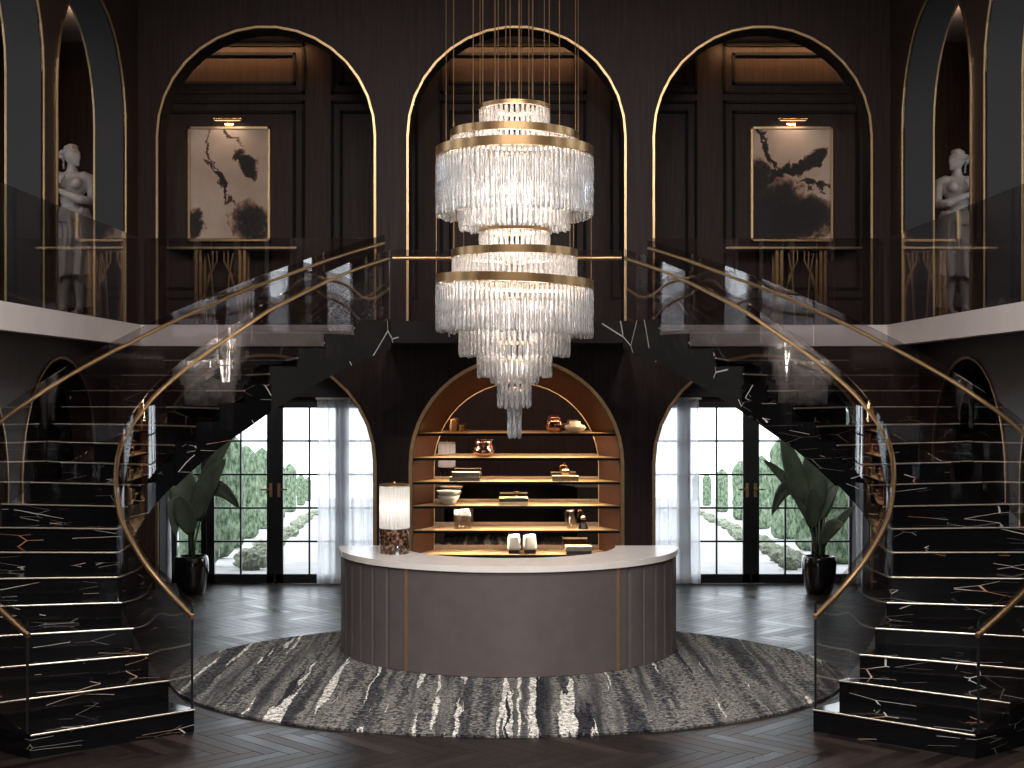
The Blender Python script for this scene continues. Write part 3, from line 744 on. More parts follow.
# fifth shelf
M['clear'] = mat_glass('cut_crystal', (.93, .90, .86), f0=.13, rough=.12, k=.8)
x, y, z = on_shelf(462.5, 4); r = thing('crystal_vase', 'ribbed clear glass vase of bundled tubes, left on the fifth shelf', 'vase', (x, y, z))
for k in range(9):
    a = 2 * PI * k / 9; MB().lathe([(.034, 0), (.04, .008), (.04, .28 + .02 * (k % 3)), (.03, .285 + .02 * (k % 3)), (.028, .04)], 14, (.095 * math.cos(a), .095 * math.sin(a), 0)).build('tube', M['clear'], r, True)
x, y, z = on_shelf(572, 4); r = thing('glass_pitcher', 'clear glass pitcher with a looped handle, right on the fifth shelf', 'pitcher', (x, y, z))
MB().lathe([(.06, 0), (.075, .02), (.07, .10), (.04, .19), (.035, .24), (.05, .29), (.044, .29), (.029, .24), (.034, .19), (.06, .10), (.06, .03)], 28).build('body', M['clear'], r, True)
MB().tube([(-.035, 0, .25), (-.075, 0, .28), (-.10, 0, .22), (-.09, 0, .13), (-.065, 0, .10)], .012, 8).build('handle', M['clear'], r, True)
x, y, z = on_shelf(583.2, 4, .18); r = thing('perfume_bottle', 'small black triangular bottle with a gold ball stopper, right on the fifth shelf', 'bottle', (x, y, z))
MB().lathe([(.07, 0), (.075, .012), (.05, .08), (.03, .115), (.025, .125)], 6).build('body', M['pot'], r)
MB().lathe([(.012, .126), (.04, .145), (.045, .17), (.03, .195), (.008, .205)], 20).build('stopper', M['gold_shiny'], r, True)
# sixth shelf
def block(px, label, rz):
    x, y, z = on_shelf(px, 5, .16); root = thing('bookend', label, 'bookend', (x, y, z), rz)
    MB().box(-.075, .075, -.06, .06, 0, .05).build('plinth', M['black'], root, bevel=.004)
    b = MB(); b.add([(-.10, -.07, .051), (.10, -.07, .051), (.10, .07, .051), (-.10, .07, .051), (-.09, -.07, .27), (.075, -.07, .29), (.075, .07, .29), (-.09, .07, .27)],
                    [(0, 1, 5, 4), (1, 2, 6, 5), (2, 3, 7, 6), (3, 0, 4, 7), (4, 5, 6, 7), (3, 2, 1, 0)])
    b.build('stone', M['marble_white'], root, bevel=.035)
block(514.2, 'white rounded stone bookend on a black plinth, left one of the pair', -.1)
block(530, 'white rounded stone bookend on a black plinth, right one of the pair', .25)
x, y, z = on_shelf(578, 5, .14)
book('grey spined book under a cream book, right on the lowest shelf', (x + .01, y, z), .36, .26, .05, M['bookgrey'])
book('cream book topmost of its stack, right on the lowest shelf', (x, y, z + .051), .38, .27, .065, M['bookcream_lit'], .06)

# ------------------------------------------------------------------ paintings, picture lights, consoles
def painting(cpx, label, matname, blobs):
    D = GBACK - .035; s = D / F; x = XW(cpx, D); zc = ZW(184.2, D); w, h = 82 * s, 114.5 * s
    r = thing('framed_painting', label, 'painting', (x, D, zc))
    fw = .035; m = MB()
    for (a, b, c, d) in ((-w / 2, w / 2, h / 2 - fw, h / 2), (-w / 2, w / 2, -h / 2, -h / 2 + fw), (-w / 2, -w / 2 + fw, -h / 2, h / 2), (w / 2 - fw, w / 2, -h / 2, h / 2)): m.box(a, b, -.03, .034, c, d)
    m.build('frame', M['brass'], r)
    MB().box(-w / 2 + fw, w / 2 - fw, -.008, .02, -h / 2 + fw, h / 2 - fw).build('canvas', ink(matname, blobs, (.60, .43, .335), (.74, .57, .46)), r)
painting(229.2, 'pale abstract ink painting with a dark diagonal drift, left gallery wall', 'ink_drift', [
    (.28, .32, .34, .14, -.95, 1.1), (-.14, .05, .50, .045, -1.0, .8), (-.30, .55, .35, .03, -1.4, .55), (.34, -.62, .36, .40, .3, .75), (-.56, -.66, .12, .30, 0, .8), (.0, .78, .3, .04, -.6, .5)])
painting(791.7, 'dark abstract ink painting with a black mass filling the lower left, right gallery wall', 'ink_mass', [
    (-.30, -.50, .75, .60, .0, 1.2), (.20, -.50, .55, .40, .2, 1.0), (-.02, .22, .55, .10, .35, 1.0), (-.38, .55, .50, .05, -1.2, .9), (.35, .42, .22, .14, .5, .9), (.40, .0, .45, .06, -.2, .6), (-.55, .1, .25, .35, 0, .9)])
def picture_light(cpx, label):
    D = GBACK - .03; x, z = XW(cpx, D), ZW(122.5, D); r = thing('picture_light', label, 'picture light', (x, D, z))
    MB().box(-.07, .07, -.02, .028, -.07, .02).build('wall_plate', M['gold_shiny'], r)
    MB().tube([(0, -.02, -.01), (0, -.10, .01), (0, -.16, .02)], .012, 8).build('arm', M['gold_shiny'], r)
    MB().tube([(-.23, -.16, .022), (.23, -.16, .022)], .018, 10).build('lamp_tube', M['gold_shiny'], r, auto=50)
    MB().box(-.20, .20, -.168, -.152, -.004, .003).build('light_strip', M['ledstrip'], r)
M['ledstrip'] = mat_emit('warm_led', (1, .72, .42), 1.4)
picture_light(229.5, 'brass picture light above the pale left painting'); picture_light(791, 'brass picture light above the dark right painting')
def console(cpx, label, l, rr):
    D = GBACK - .27; s = D / F; x = XW(cpx, D); r = thing('console_table', label, 'console table', (x, D, Z_GF))
    top = ZW(248, D) - Z_GF
    MB().box(l * s, rr * s, -.2, .2, top - .05, top).build('tabletop', M['wood_frame'], r)
    MB().box(l * s, rr * s, -.212, -.201, top - .03, top).build('edge_strip', M['brass'], r)
    for sg in (-1, 1):
        for k in range(2):
            u = sg * (24 - 4.5 * k) * s
            MB().box(u - .022, u + .022, -.17, -.13, .0, top - .051).build('leg', M['bronze'], r)
            MB().box(u - .022, u + .022, .13, .17, .0, top - .051).build('leg', M['bronze'], r)
        for k in range(3):
            a = sg * (3.5 + 4 * k) * s; b = sg * (2 + 1.2 * k) * s
            m = MB()
            pts = [(a, -.15, top - .055), (a, -.15, top - .22 - .1 * k), (a + sg * 4 * s, -.15, top - .34 - .1 * k), (sg * 20 * s, -.15, .25 * (2 - k) + .02)] if k < 2 else [(a + sg * 1 * s, -.15, top - .1), (a - sg * 3 * s, -.15, top - .45), (sg * 5 * s, -.15, .02)]
            m.tube(pts, .013, 4, .013); m.build('lattice_bar', M['bronze'], r)
    MB().box(-25 * s, 25 * s, -.17, .17, -.0, .025).build('foot_bar', M['bronze'], r)
console(222.5, 'console table with angular brass lattice legs under the pale left painting', -54, 76)
console(799, 'console table with angular brass lattice legs under the dark right painting', -75, 63)

# ------------------------------------------------------------------ chandelier
CX, CY = .006, 15.8
def crystal_rod(L, r, seed):
    rnd = random.Random(seed); n = 7; m = MB(); rows = 7
    prof = [(r * .35, 0), (r * .85, -.012)]
    for i in range(1, rows): prof.append((r * rnd.uniform(.78, 1.12), -L * i / rows))
    prof += [(r * .95, -L + .03), (r * .75, -L + .01), (r * .3, -L)]
    ph = rnd.uniform(0, 6)
    m.lathe(prof, n, wob=lambda a, z: 1 + .12 * math.sin(3 * a + ph + z * 9)); return m
def chandelier():
    root = thing('chandelier', 'tall tiered crystal chandelier with brass rings hanging above the reception desk', 'chandelier', (CX, CY, 0))
    # R, z of ring bottom, ring height (0 = hidden carrier), rod length, n rods, tilt
    tiers = [(.375, 6.00, .045, .30, 40, 0), (.695, 5.66, .085, .24, 76, .012), (.855, 5.47, .10, .66, 96, 0.0), (.60, 5.40, 0, .73, 66, 0),
             (.375, 4.64, .035, .30, 40, 0), (.68, 4.355, .085, .26, 74, .0), (.855, 4.035, .095, .53, 96, .02), (.60, 3.86, 0, .60, 66, 0),
             (.40, 3.70, 0, .67, 42, 0), (.25, 3.40, 0, .44, 26, 0), (.17, 3.20, 0, .51, 16, 0), (.060, 2.90, 0, .545, 6, 0)]
    rest = MB(); single = 0; front = []
    for ti, (R, z, rh, L, n, tilt) in enumerate(tiers):
        w = .022
        if rh:
            m = MB(); k = 96; vs = []
            for i in range(k):
                a = 2 * PI * i / k; dz = -tilt * R * math.cos(a) * 2
                for (rr, zz) in ((R + w, z), (R + w, z + rh), (R - w, z + rh), (R - w, z)): vs.append((rr * math.cos(a), rr * math.sin(a), zz + dz))
            fs = [(i * 4 + j, i * 4 + (j + 1) % 4, ((i + 1) % k) * 4 + (j + 1) % 4, ((i + 1) % k) * 4 + j) for i in range(k) for j in range(4)]
            m.add(vs, fs).build('brass_ring', M['ring'], root, auto=30)
            m = MB(); vs = []; q0 = R - w - .004
            for i in range(k):
                a = 2 * PI * i / k; dz = -tilt * R * math.cos(a) * 2
                for (rr, zz) in ((q0, z + .004), (q0, z + .03), (q0 - .014, z + .03), (q0 - .014, z + .004)): vs.append((rr * math.cos(a), rr * math.sin(a), zz + dz))
            tag(m.add(vs, fs).build('led_strip', M['led_ring'], root), 'glowing warm light strip inside the ring')
        else:
            m = MB(); P = [(R * math.cos(2 * PI * i / 40), R * math.sin(2 * PI * i / 40), z + .01) for i in range(41)]
            m.tube(P, .010, 6).build('carrier_ring', M['brass'], root, auto=50)
        meshes = [crystal_rod(L, .0225 if R > .1 else .030, ti * 10 + q) for q in range(4)]
        mds = []
        for q in meshes:
            me = bpy.data.meshes.new('crystal_rod'); me.from_pydata(q.v, [], q.f); me.materials.append(M['crystal'])
            for pl in me.polygons: pl.use_smooth = True
            mds.append(me)
        for i in range(n):
            a = 2 * PI * (i + .5) / n; dz = -tilt * R * math.cos(a) * 2; jit = random.uniform(-.012, .012)
            pos = (R * math.cos(a), R * math.sin(a), z - .002 + dz + jit)
            is_front = math.sin(a) < -.1 and ti in (2, 6, 10) or (ti == 11)
            if is_front and single < 100:
                o = bpy.data.objects.new('crystal_rod', mds[i % 4]); COL.objects.link(o); o.parent = root; o.location = pos; o.rotation_euler = (random.uniform(-.012, .012), random.uniform(-.012, .012), a); single += 1
            else:
                q = meshes[i % 4]; ca, sa = math.cos(a), math.sin(a)
                rest.add([(pos[0] + v[0] * ca - v[1] * sa, pos[1] + v[0] * sa + v[1] * ca, pos[2] + v[2]) for v in q.v], q.f)
    o = rest.build('crystal_rods', M['crystal'], root, True); o['kind'] = 'stuff'
    # cables and canopy
    for (px, R, zt, r, sg) in ((444.5, .855, 5.565, .0045, 1), (580, .855, 5.565, .0045, 1), (475, .855, 5.565, .0045, -1), (547.5, .855, 5.565, .0045, -1), (453, .695, 5.745, .0055, 1), (576, .695, 5.745, .0055, 1), (558, .695, 5.745, .005, -1), (484, .695, 5.745, .005, -1),
                             (480, .375, 6.045, .0045, 1), (494.5, .375, 6.045, .010, 1), (498.5, .375, 6.045, .0045, -1), (506, .375, 6.045, .0055, -1), (510, .375, 6.045, .008, 1), (519, .375, 6.045, .010, -1), (521.5, .375, 6.045, .0045, 1), (528.5, .375, 6.045, .0055, -1), (533, .375, 6.045, .010, 1), (544, .375, 6.045, .005, -1)):
        x = (px - 514.5) * 15.8 / F; y = sg * math.sqrt(max(0, R * R - x * x))
        MB().tube([(x, y, zt), (x, y, CEIL - .06)], r, 6).build('suspension_cable', M['bronze'], root)
    for (R, z0, z1, ns) in ((.70, 4.42, 5.62, 4), (.88, 4.13, 5.48, 6), (.385, 4.67, 5.4, 4), (.385, 5.4, 6.0, 4), (.25, 3.40, 4.66, 3), (.42, 3.7, 4.66, 3), (.17, 3.20, 4.66, 2), (.065, 2.9, 3.7, 3), (.62, 3.86, 4.36, 4)):
        for i in range(ns):
            a = 2 * PI * (i + .2) / ns
            MB().tube([(R * math.cos(a), R * math.sin(a), z0), (R * math.cos(a), R * math.sin(a), z1)], .0035, 5).build('suspension_cable', M['bronze'], root)
    for z, R in ((5.95, .36), (5.42, .6), (4.62, .36), (4.05, .86), (3.72, .4)):
        m = MB()
        for k in range(3):
            a = PI * k / 3; m.bar((-R * math.cos(a), -R * math.sin(a), z), (R * math.cos(a), R * math.sin(a), z), .008, .008)
        m.build('spider_frame', M['brass'], root)
    MB().lathe([(.95, CEIL - .07), (1.0, CEIL - .06), (1.0, CEIL - .002)], 64).build('ceiling_canopy', M['brass'], root, auto=40)
M['led_ring'] = mat_emit('warm_led_ring', (1, .80, .58), 9)
M['ring'] = mat_plain('satin_bronze_ring', (.50, .315, .155), .3, 1.0, .06, 10)
chandelier()

# ------------------------------------------------------------------ plants
def leaf_mesh(base, mid, tip, width, droop=.15, twist=0.0, n=16):
    """a paddle leaf along a quadratic curve"""
    b, c, e = Vector(base), Vector(mid), Vector(tip); vs = []; cols = 9
    for i in range(n + 1):
        t = i / n; p = b * (1 - t) ** 2 + c * 2 * t * (1 - t) + e * t * t
        tan = ((c - b) * (1 - t) + (e - c) * t).normalized()
        view = Vector((math.sin(twist), -math.cos(twist), .15)).normalized()
        side = tan.cross(view).normalized(); nor = side.cross(tan).normalized()
        w = width * (math.sin(PI * min(1, t * .93 + .05)) ** .72) * (1 - .15 * t)
        if i == n: w = .004
        for j in range(cols):
            u = j / (cols - 1) * 2 - 1
            fold = -abs(u) * .30 * w + droop * w * u * u * .4 + .02 * w * math.sin(t * 40 + u * 3) * abs(u)
            q = p + side * (u * w) + nor * (-fold); vs.append(q)
    fs = [(i * cols + j, i * cols + j + 1, (i + 1) * cols + j + 1, (i + 1) * cols + j) for i in range(n) for j in range(cols - 1)]
    return MB().add(vs, fs)
def plant(cx, D, label, leaves):
    root = thing('potted_plant', label, 'plant', (cx, D, 0))
    s = D / F
    pot = MB(); pot.lathe([(.16, .002), (.175, .01), (.21, .14), (.238, .30), (.245, .42), (.232, .50), (.222, .535), (.205, .535), (.205, .50)], 40)
    pot.build('pot', M['pot'], root, True)
    MB().lathe([(.05, .47), (.212, .485), (.212, .490), (.03, .50)], 28).build('soil', M['soil'], root)
    for (bx, bz, mx, mz, tx, tz, w, yy, tw, dr) in leaves:
        # pixel offsets from the pot axis (x) and heights in pixels above the floor
        B = Vector((bx * s, yy * .4, bz * s)); Mi = Vector((mx * s, yy, mz * s)); Tp = Vector((tx * s, yy * 1.5, tz * s))
        st = [(.03 * math.copysign(1, bx), 0, .49), (bx * s * .45, yy * .2, lerp(.49, bz * s, .5)), tuple(B), tuple(B * .7 + Mi * .3)]
        lf = leaf_mesh(B, Mi, Tp, w * s, dr, tw).build('leaf', M['leaf'], root, True)
        sm = lf.modifiers.new('thickness', 'SOLIDIFY'); sm.thickness = .004; sm.offset = 0
        MB().tube(st, [.017, .014, .011, .008], 8).build('stalk', M['stalk'], lf, True)
plant(XW(191.5, 20.15), 20.15, 'potted bird of paradise plant in a glossy black pot by the left garden doors', [
    (2, 66, 8, 120, 43, 157, 8, -.06, .5, .2), (5, 74, 13, 108, 38, 136, 12, -.16, -.2, .1), (-1, 78, -10, 104, -12, 142, 15, .0, .1, .15), (-4, 74, -20, 100, -24, 126, 9, .08, .3, .2),
    (-4, 80, -20, 108, -13, 58, 9, -.10, .3, .4), (5, 84, 22, 128, 51, 86, 9, -.14, -.1, .5), (0, 60, -3, 84, -9, 100, 11, -.2, .1, .2), (8, 72, 10, 100, 20, 120, 8, .10, -.2, .2)])
plant(XW(819, 20.15), 20.15, 'potted bird of paradise plant in a glossy black pot by the right garden doors', [
    (-12, 76, -26, 122, -40, 158, 12, -.10, .25, .1), (-4, 80, -5, 112, -12, 142, 14, -.03, 0, .1), (-16, 84, -30, 116, -57, 134, 6, -.06, .2, .3), (-15, 92, -34, 128, -50, 80, 8, -.16, .1, .5),
    (1, 74, 8, 100, 22, 114, 7, .03, -.3, .2), (8, 54, 18, 76, 32, 88, 5, -.14, -.2, .3), (2, 50, 8, 76, 19, 70, 8, -.22, -.1, .4), (-8, 66, -10, 88, -10, 108, 10, -.16, .2, .2), (6, 76, 12, 104, 17, 136, 8, .08, -.3, .2)])

# ------------------------------------------------------------------ statues
bm = bmesh.new(); bmesh.ops.create_icosphere(bm, subdivisions=2, radius=1.0); bm.verts.ensure_lookup_table()
ICO = ([tuple(v.co) for v in bm.verts], [tuple(v.index for v in f.verts) for f in bm.faces]); bm.free()
def blob_body(chains, balls, voxel, name):
    """one continuous skin over tapered limbs and ellipsoids (joined, remeshed and smoothed)"""
    acc = MB()
    def ball(c, r): acc.add([(c[0] + v[0] * r[0], c[1] + v[1] * r[1], c[2] + v[2] * r[2]) for v in ICO[0]], ICO[1])
    for ch in chains:
        for (p, ra), (q, rb) in zip(ch, ch[1:]):
            P, Q = Vector(p), Vector(q); n = max(2, int((Q - P).length / (min(ra, rb) * .45)))
            for i in range(n + 1):
                t = i / n; r = lerp(ra, rb, t); ball(P.lerp(Q, t), (r, r, r))
    for b in balls: ball(*b)
    me = bpy.data.meshes.new(name + '_raw'); me.from_pydata(acc.v, [], acc.f)
    ob = bpy.data.objects.new(name + '_raw', me); COL.objects.link(ob)
    rm = ob.modifiers.new('r', 'REMESH'); rm.mode = 'VOXEL'; rm.voxel_size = voxel
    sm = ob.modifiers.new('s', 'SMOOTH'); sm.iterations = 5; sm.factor = .5
    dg = bpy.context.evaluated_depsgraph_get(); dg.update(); out = bpy.data.meshes.new_from_object(ob.evaluated_get(dg))
    bpy.data.objects.remove(ob); bpy.data.meshes.remove(me); out.name = name; return out
def statue(x, y, label, mir, S=2.44):
    def mx(p): return (p[0] * mir * S * .93, p[1] * S, p[2] * S)
    root = thing('marble_statue', label, 'statue', (x, y, Z_GF))
    PZ = .26
    chains = []; balls = []
    def ch(*pr): chains.append([(mx(p), r * S) for p, r in pr])
    def el(c, r): balls.append((mx(c), tuple(v * S for v in r)))
    # torso (facing -y, picture left is -x), weight on the picture-right leg
    el((0.0, .0, .755), (.098, .062, .075)); el((0.0, .0, .80), (.092, .05, .045)); el((.003, .0, .68), (.074, .055, .06)); el((.006, .0, .62), (.073, .056, .055)); el((.012, .004, .545), (.098, .072, .062))
    el((-.043, -.05, .765), (.036, .034, .036)); el((.046, -.05, .765), (.036, .034, .036))
    ch(((.0, .006, .82), .036), ((.006, -.003, .875), .029))
    # head turned to the picture right, slightly bowed
    el((.012, -.008, .926), (.046, .048, .055)); el((.030, -.024, .902), (.028, .026, .030)); el((-.004, .006, .940), (.048, .046, .046))
    el((.056, -.030, .925), (.012, .012, .016)); el((.064, -.036, .914), (.008, .007, .008)); el((.050, -.024, .940), (.012, .018, .010)); el((.057, -.030, .896), (.009, .009, .0045)); el((.056, -.030, .889), (.008, .008, .0045)); el((.050, -.028, .876), (.013, .012, .011))
    el((.049, -.044, .930), (.006, .006, .005)); el((-.002, -.046, .918), (.010, .006, .014))
    # shoulders and arms: picture-right arm bends across below the chest, picture-left hand rests on the chest
    ch(((.078, .0, .805), .038), ((.118, .004, .79), .036), ((.134, -.01, .72), .031), ((.140, -.028, .665), .027), ((.085, -.085, .664), .025), ((.02, -.102, .690), .021), ((-.045, -.098, .715), .016))
    ch(((-.078, .0, .805), .038), ((-.116, .002, .79), .036), ((-.130, -.015, .72), .030), ((-.132, -.04, .675), .026), ((-.105, -.088, .715), .022), ((-.072, -.094, .752), .017))
    # hands with five fingers
    for (hx, hz, dx, dz, sg) in ((-.058, .720, -1, .35, 1), (-.055, .772, .75, .7, -1)):
        el((hx, -.098, hz), (.020, .011, .017))
        L = math.hypot(dx, dz); dx /= L; dz /= L
        for f in range(4):
            o = (f - 1.5) * .0095; ln = (.040, .046, .043, .033)[f]
            bx, bz = hx + dx * .015 - dz * o, hz + dz * .015 + dx * o
            ch(((bx, -.101, bz), .0062), ((bx + dx * ln * .55, -.104, bz + dz * ln * .55), .0056), ((bx + dx * ln, -.096, bz + dz * ln * .9), .0046))
        ch(((hx - dz * .016 * sg, -.100, hz + dx * .016 * sg), .007), ((hx - dz * .03 * sg + dx * .012, -.104, hz + dx * .03 * sg + dz * .012), .0055))
    # legs
    ch(((.052, .004, .53), .066), ((.056, -.004, .42), .056), ((.050, -.008, .30), .040), ((.050, .006, .20), .040), ((.050, .012, .06), .023), ((.050, -.005, .035), .024))
    ch(((-.046, .0, .53), .064), ((-.048, -.03, .42), .054), ((-.040, -.052, .295), .039), ((-.042, -.025, .20), .038), ((-.046, .0, .065), .022), ((-.046, -.012, .035), .023))
    for fx, fy in ((.050, -.005), (-.046, -.012)):
        ch(((fx, fy + .02, .020), .020), ((fx + .004, fy - .04, .018), .019), ((fx + .008, fy - .085, .012), .014))
        for q in range(5): ch(((fx - .018 + q * .011, fy - .085, .010), .007), ((fx - .020 + q * .012, fy - .112 + abs(q - (3 if fx > 0 else 1)) * .004, .008), .0055))
    me = blob_body(chains, balls, .0062 * S, 'body')
    link('body', me, M['statue'], root, True, loc=(0, 0, PZ))
    # hair: waves gathered in a bun
    hb = []
    rnd = random.Random(3)
    for k in range(46):
        a = rnd.uniform(0, 2 * PI); e = rnd.uniform(.0, 1.35); cx, cy, cz = -.004, .010, .944
        dx, dy, dz = math.cos(a) * math.cos(e), math.sin(a) * math.cos(e), math.sin(e)
        if dx * .85 - dy * .5 > .45 and e < .75: continue
        r = rnd.uniform(.011, .016); hb.append((mx((cx + dx * .047, cy + dy * .047, cz + dz * .048)), (r * S,) * 3))
    for k in range(9): a = k * 2 * PI / 9; hb.append((mx((-.066 + .014 * math.cos(a), .020 + .012 * math.sin(a), .945 + .018 * math.sin(a))), (.015 * S,) * 3))
    hb.append((mx((-.008, .008, .948)), (.045 * S, .047 * S, .045 * S)))
    for k in range(4): hb.append((mx((-.055, .020, .925 - k * .02)), (.010 * S,) * 3))
    link('hair', blob_body([], hb, .006 * S, 'hair'), M['statue'], root, True, loc=(0, 0, PZ))
    # drapery hung from the hips, knotted at the front, open over the forward shin
    n, rows = 96, 26; vs = []
    for r in range(rows + 1):
        t = r / rows
        for i in range(n):
            a = 2 * PI * i / n; fx, fy = math.cos(a), math.sin(a)
            hem = .225 + .10 * math.sin(a + .6) + .03 * math.sin(3 * a)
            if fy < -.1: hem += .05 * (-fy) + .05 * max(0, -fx)
            z = lerp(.600 + .014 * math.sin(a * 2 + .5), hem if fy < .2 else .05 + .17 * max(0, -fy + .2), t)
            rx = lerp(.096, .118, min(1, t * 1.6)) - .012 * t; ry = lerp(.073, .088, min(1, t * 1.6))
            fold = .019 * (.35 + t) * math.sin(11 * a + 2.2 * math.sin(a * 2) + t * 1.5) + .005 * math.sin(23 * a + t * 3)
            vs.append(mx((.008 + fx * (rx + fold), .0 + fy * (ry + fold) - .016 * t * max(0, -fy), z)))
    fs = [(r * n + i, r * n + (i + 1) % n, (r + 1) * n + (i + 1) % n, (r + 1) * n + i) for r in range(rows) for i in range(n)]
    dr = MB().add(vs, fs).build('drapery', M['statue'], root, True, loc=(0, 0, PZ))
    sm = dr.modifiers.new('thickness', 'SOLIDIFY'); sm.thickness = .014; sm.offset = 0
    kn = []
    for k in range(7):
        a = -PI * (.12 + .76 * k / 6)
        kn.append(([(mx((.008 + .100 * math.cos(a), .078 * math.sin(a), .605)), .022 * S), (mx((.0 + .075 * math.cos(a) - .01, .100 * math.sin(a) - .01, .572)), .024 * S), (mx((-.01 + .02 * math.cos(a), -.105, .548)), .019 * S)]))
    # cascades of cloth: down the picture-right hip, and to the ground behind the left heel
    for q in range(5):
        x0 = .070 + q * .012; kn.append([(mx((x0, -.070 + q * .016, .58)), .013 * S), (mx((x0 + .016, -.078 + q * .018, .46)), .014 * S), (mx((x0 + .012, -.070 + q * .020, .33)), .014 * S), (mx((x0 + .004, -.05 + q * .02, .20 - q * .02)), .009 * S)])
    for q in range(4):
        x0 = -.075 - q * .009; kn.append([(mx((x0, .0 + q * .018, .56)), .013 * S), (mx((x0 - .010, -.005 + q * .02, .36)), .014 * S), (mx((x0 + .006, .0 + q * .02, .16)), .015 * S), (mx((x0 + .0, .01 + q * .02, .02)), .013 * S)])
    kn.append([(mx((.02, -.105, .555)), .02 * S), (mx((.035, -.112, .48)), .017 * S), (mx((.03, -.108, .40)), .012 * S)])
    link('drapery_knot', blob_body(kn, [], .0068 * S, 'drapery_knot'), M['statue'], root, True, loc=(0, 0, PZ))
    MB().lathe([(.30, 0), (.31, .01), (.31, .05), (.28, .07), (.275, .22), (.29, .24), (.29, PZ), (.02, PZ)], 40).build('plinth', M['statue'], root, auto=40)
XS_ = 6.38
statue(XW(71.5, 20.35), 20.35, 'pale marble statue of a draped woman on the left gallery, head turned right', 1)
statue(XW(957.5, 20.35), 20.35, 'pale marble statue of a draped woman on the right gallery, head turned left', -1, 2.37)

# ------------------------------------------------------------------ garden
def gz(D): return -.012 - max(0, D - 22.5) * .07
m = MB(); m.add([(-60, 21.45, -.012), (60, 21.45, -.012), (60, 22.5, gz(22.5)), (-60, 22.5, gz(22.5)), (60, 200, gz(200)), (-60, 200, gz(200))], [(0, 1, 2, 3), (3, 2, 4, 5)])
tag(m.build('garden_ground', M['gravel']), kind='structure')
def cyp_mesh(seed, h=2.6, r=.35):
    rnd = random.Random(seed); m = MB(); n = 40; rows = 46; vs = []
    off = Vector((seed * 7.1, seed * 3.3, 0))
    for i in range(rows + 1):
        t = i / rows; z = .03 + t * (h - .03)
        base = r * min(1, (t * 6 + .72)) * (1 - max(0, (t - .76) / .24) ** 2.5 * .92)
        for k in range(n):
            a = 2 * PI * k / n; p = Vector((math.cos(a) * 1.6, math.sin(a) * 1.6, z * 1.3)) + off
            q = Vector((math.cos(a) * 5, math.sin(a) * 5, z * 3.5)) + off
            d = 1 + .12 * mnoise.noise(p) + .12 * mnoise.noise(q) + rnd.uniform(-.015, .015)
            vs.append((base * d * math.cos(a), base * d * math.sin(a), z))
    fs = [(i * n + k, i * n + (k + 1) % n, (i + 1) * n + (k + 1) % n, (i + 1) * n + k) for i in range(rows) for k in range(n)]
    fs.append(tuple(range(n - 1, -1, -1))); fs.append(tuple(rows * n + k for k in range(n)))
    return m.add(vs, fs)
NUM = ['', 'second ', 'third ', 'fourth ', 'fifth ', 'sixth ', 'seventh ', 'eighth ', 'ninth ', 'tenth ', 'eleventh ', 'twelfth ', 'thirteenth ', 'fourteenth ', 'fifteenth ']
def ORD(i, n): return 'farthest' if i == n - 1 else NUM[i] + 'nearest'
protos = [cyp_mesh(q) for q in range(3)]; cm = []
for q in protos:
    me = bpy.data.meshes.new('crown'); me.from_pydata(q.v, [], q.f); me.materials.append(M['cypress'])
    for p in me.polygons: p.use_smooth = True
    cm.append(me)
tr = MB().lathe([(.06, 0), (.05, .1), (.05, .2)], 10); tm = bpy.data.meshes.new('trunk'); tm.from_pydata(tr.v, [], tr.f); tm.materials.append(M['trunk'])
def cypress(x, D, i, label, sc=1.0, group=None):
    r = thing('cypress_tree', label, 'tree', (x, D, gz(D)), i * 1.3, group); r.scale = (sc, sc, sc)
    for nm, me in (('crown', cm[i % 3]), ('trunk', tm)):
        o = bpy.data.objects.new(nm, me); COL.objects.link(o); o.parent = r
LD = [24.4, 27.2, 31.5, 38.0, 47, 60, 80, 112, 150]
for i, D in enumerate(LD): cypress(-6.2 - .130 * (D - 30.6), D, i, ORD(i, len(LD)) + ' columnar cypress in the row seen through the left garden doors', random.uniform(.93, 1.06), 'cypresses beyond the left doors')
RD_ = [25.3, 30.5, 37.5, 47, 60, 80, 110, 150]
for i, D in enumerate(RD_): cypress(5.85 + .107 * (D - 25.3), D, i + 1, ORD(i, len(RD_)) + ' columnar cypress in the row seen through the right garden doors', random.uniform(.93, 1.08), 'cypresses beyond the right doors')
def shrub_mesh(seed):
    bm = bmesh.new(); bmesh.ops.create_icosphere(bm, subdivisions=4, radius=.3)
    for v in bm.verts:
        v.co *= 1 + .35 * mnoise.noise(v.co * 9 + Vector((seed * 5, 0, 0))) + .2 * mnoise.noise(v.co * 22); v.co.z = v.co.z * .65 + .17
    me = bpy.data.meshes.new('low_shrub'); bm.to_mesh(me); bm.free(); me.materials.append(M['shrub'])
    for p in me.polygons: p.use_smooth = True
    return me
sms = [shrub_mesh(q) for q in range(3)]
for sd, (x0, k, nm) in enumerate(((-4.35, -.118, 'left'), (4.65, .098, 'right'))):
    for i in range(16):
        D = 23.4 + i * .75 + i * i * .16
        o = bpy.data.objects.new('low_shrub', sms[i % 3]); COL.objects.link(o); o.location = (x0 + k * (D - 23.4) + random.uniform(-.12, .12), D, gz(D)); o.rotation_euler = (0, 0, i); o.scale = (random.uniform(.55, .9),) * 3
        tag(o, ORD(i, 16) + ' low pale shrub in the path border beyond the %s doors' % nm, 'shrub', 'border shrubs beyond the %s doors' % nm)

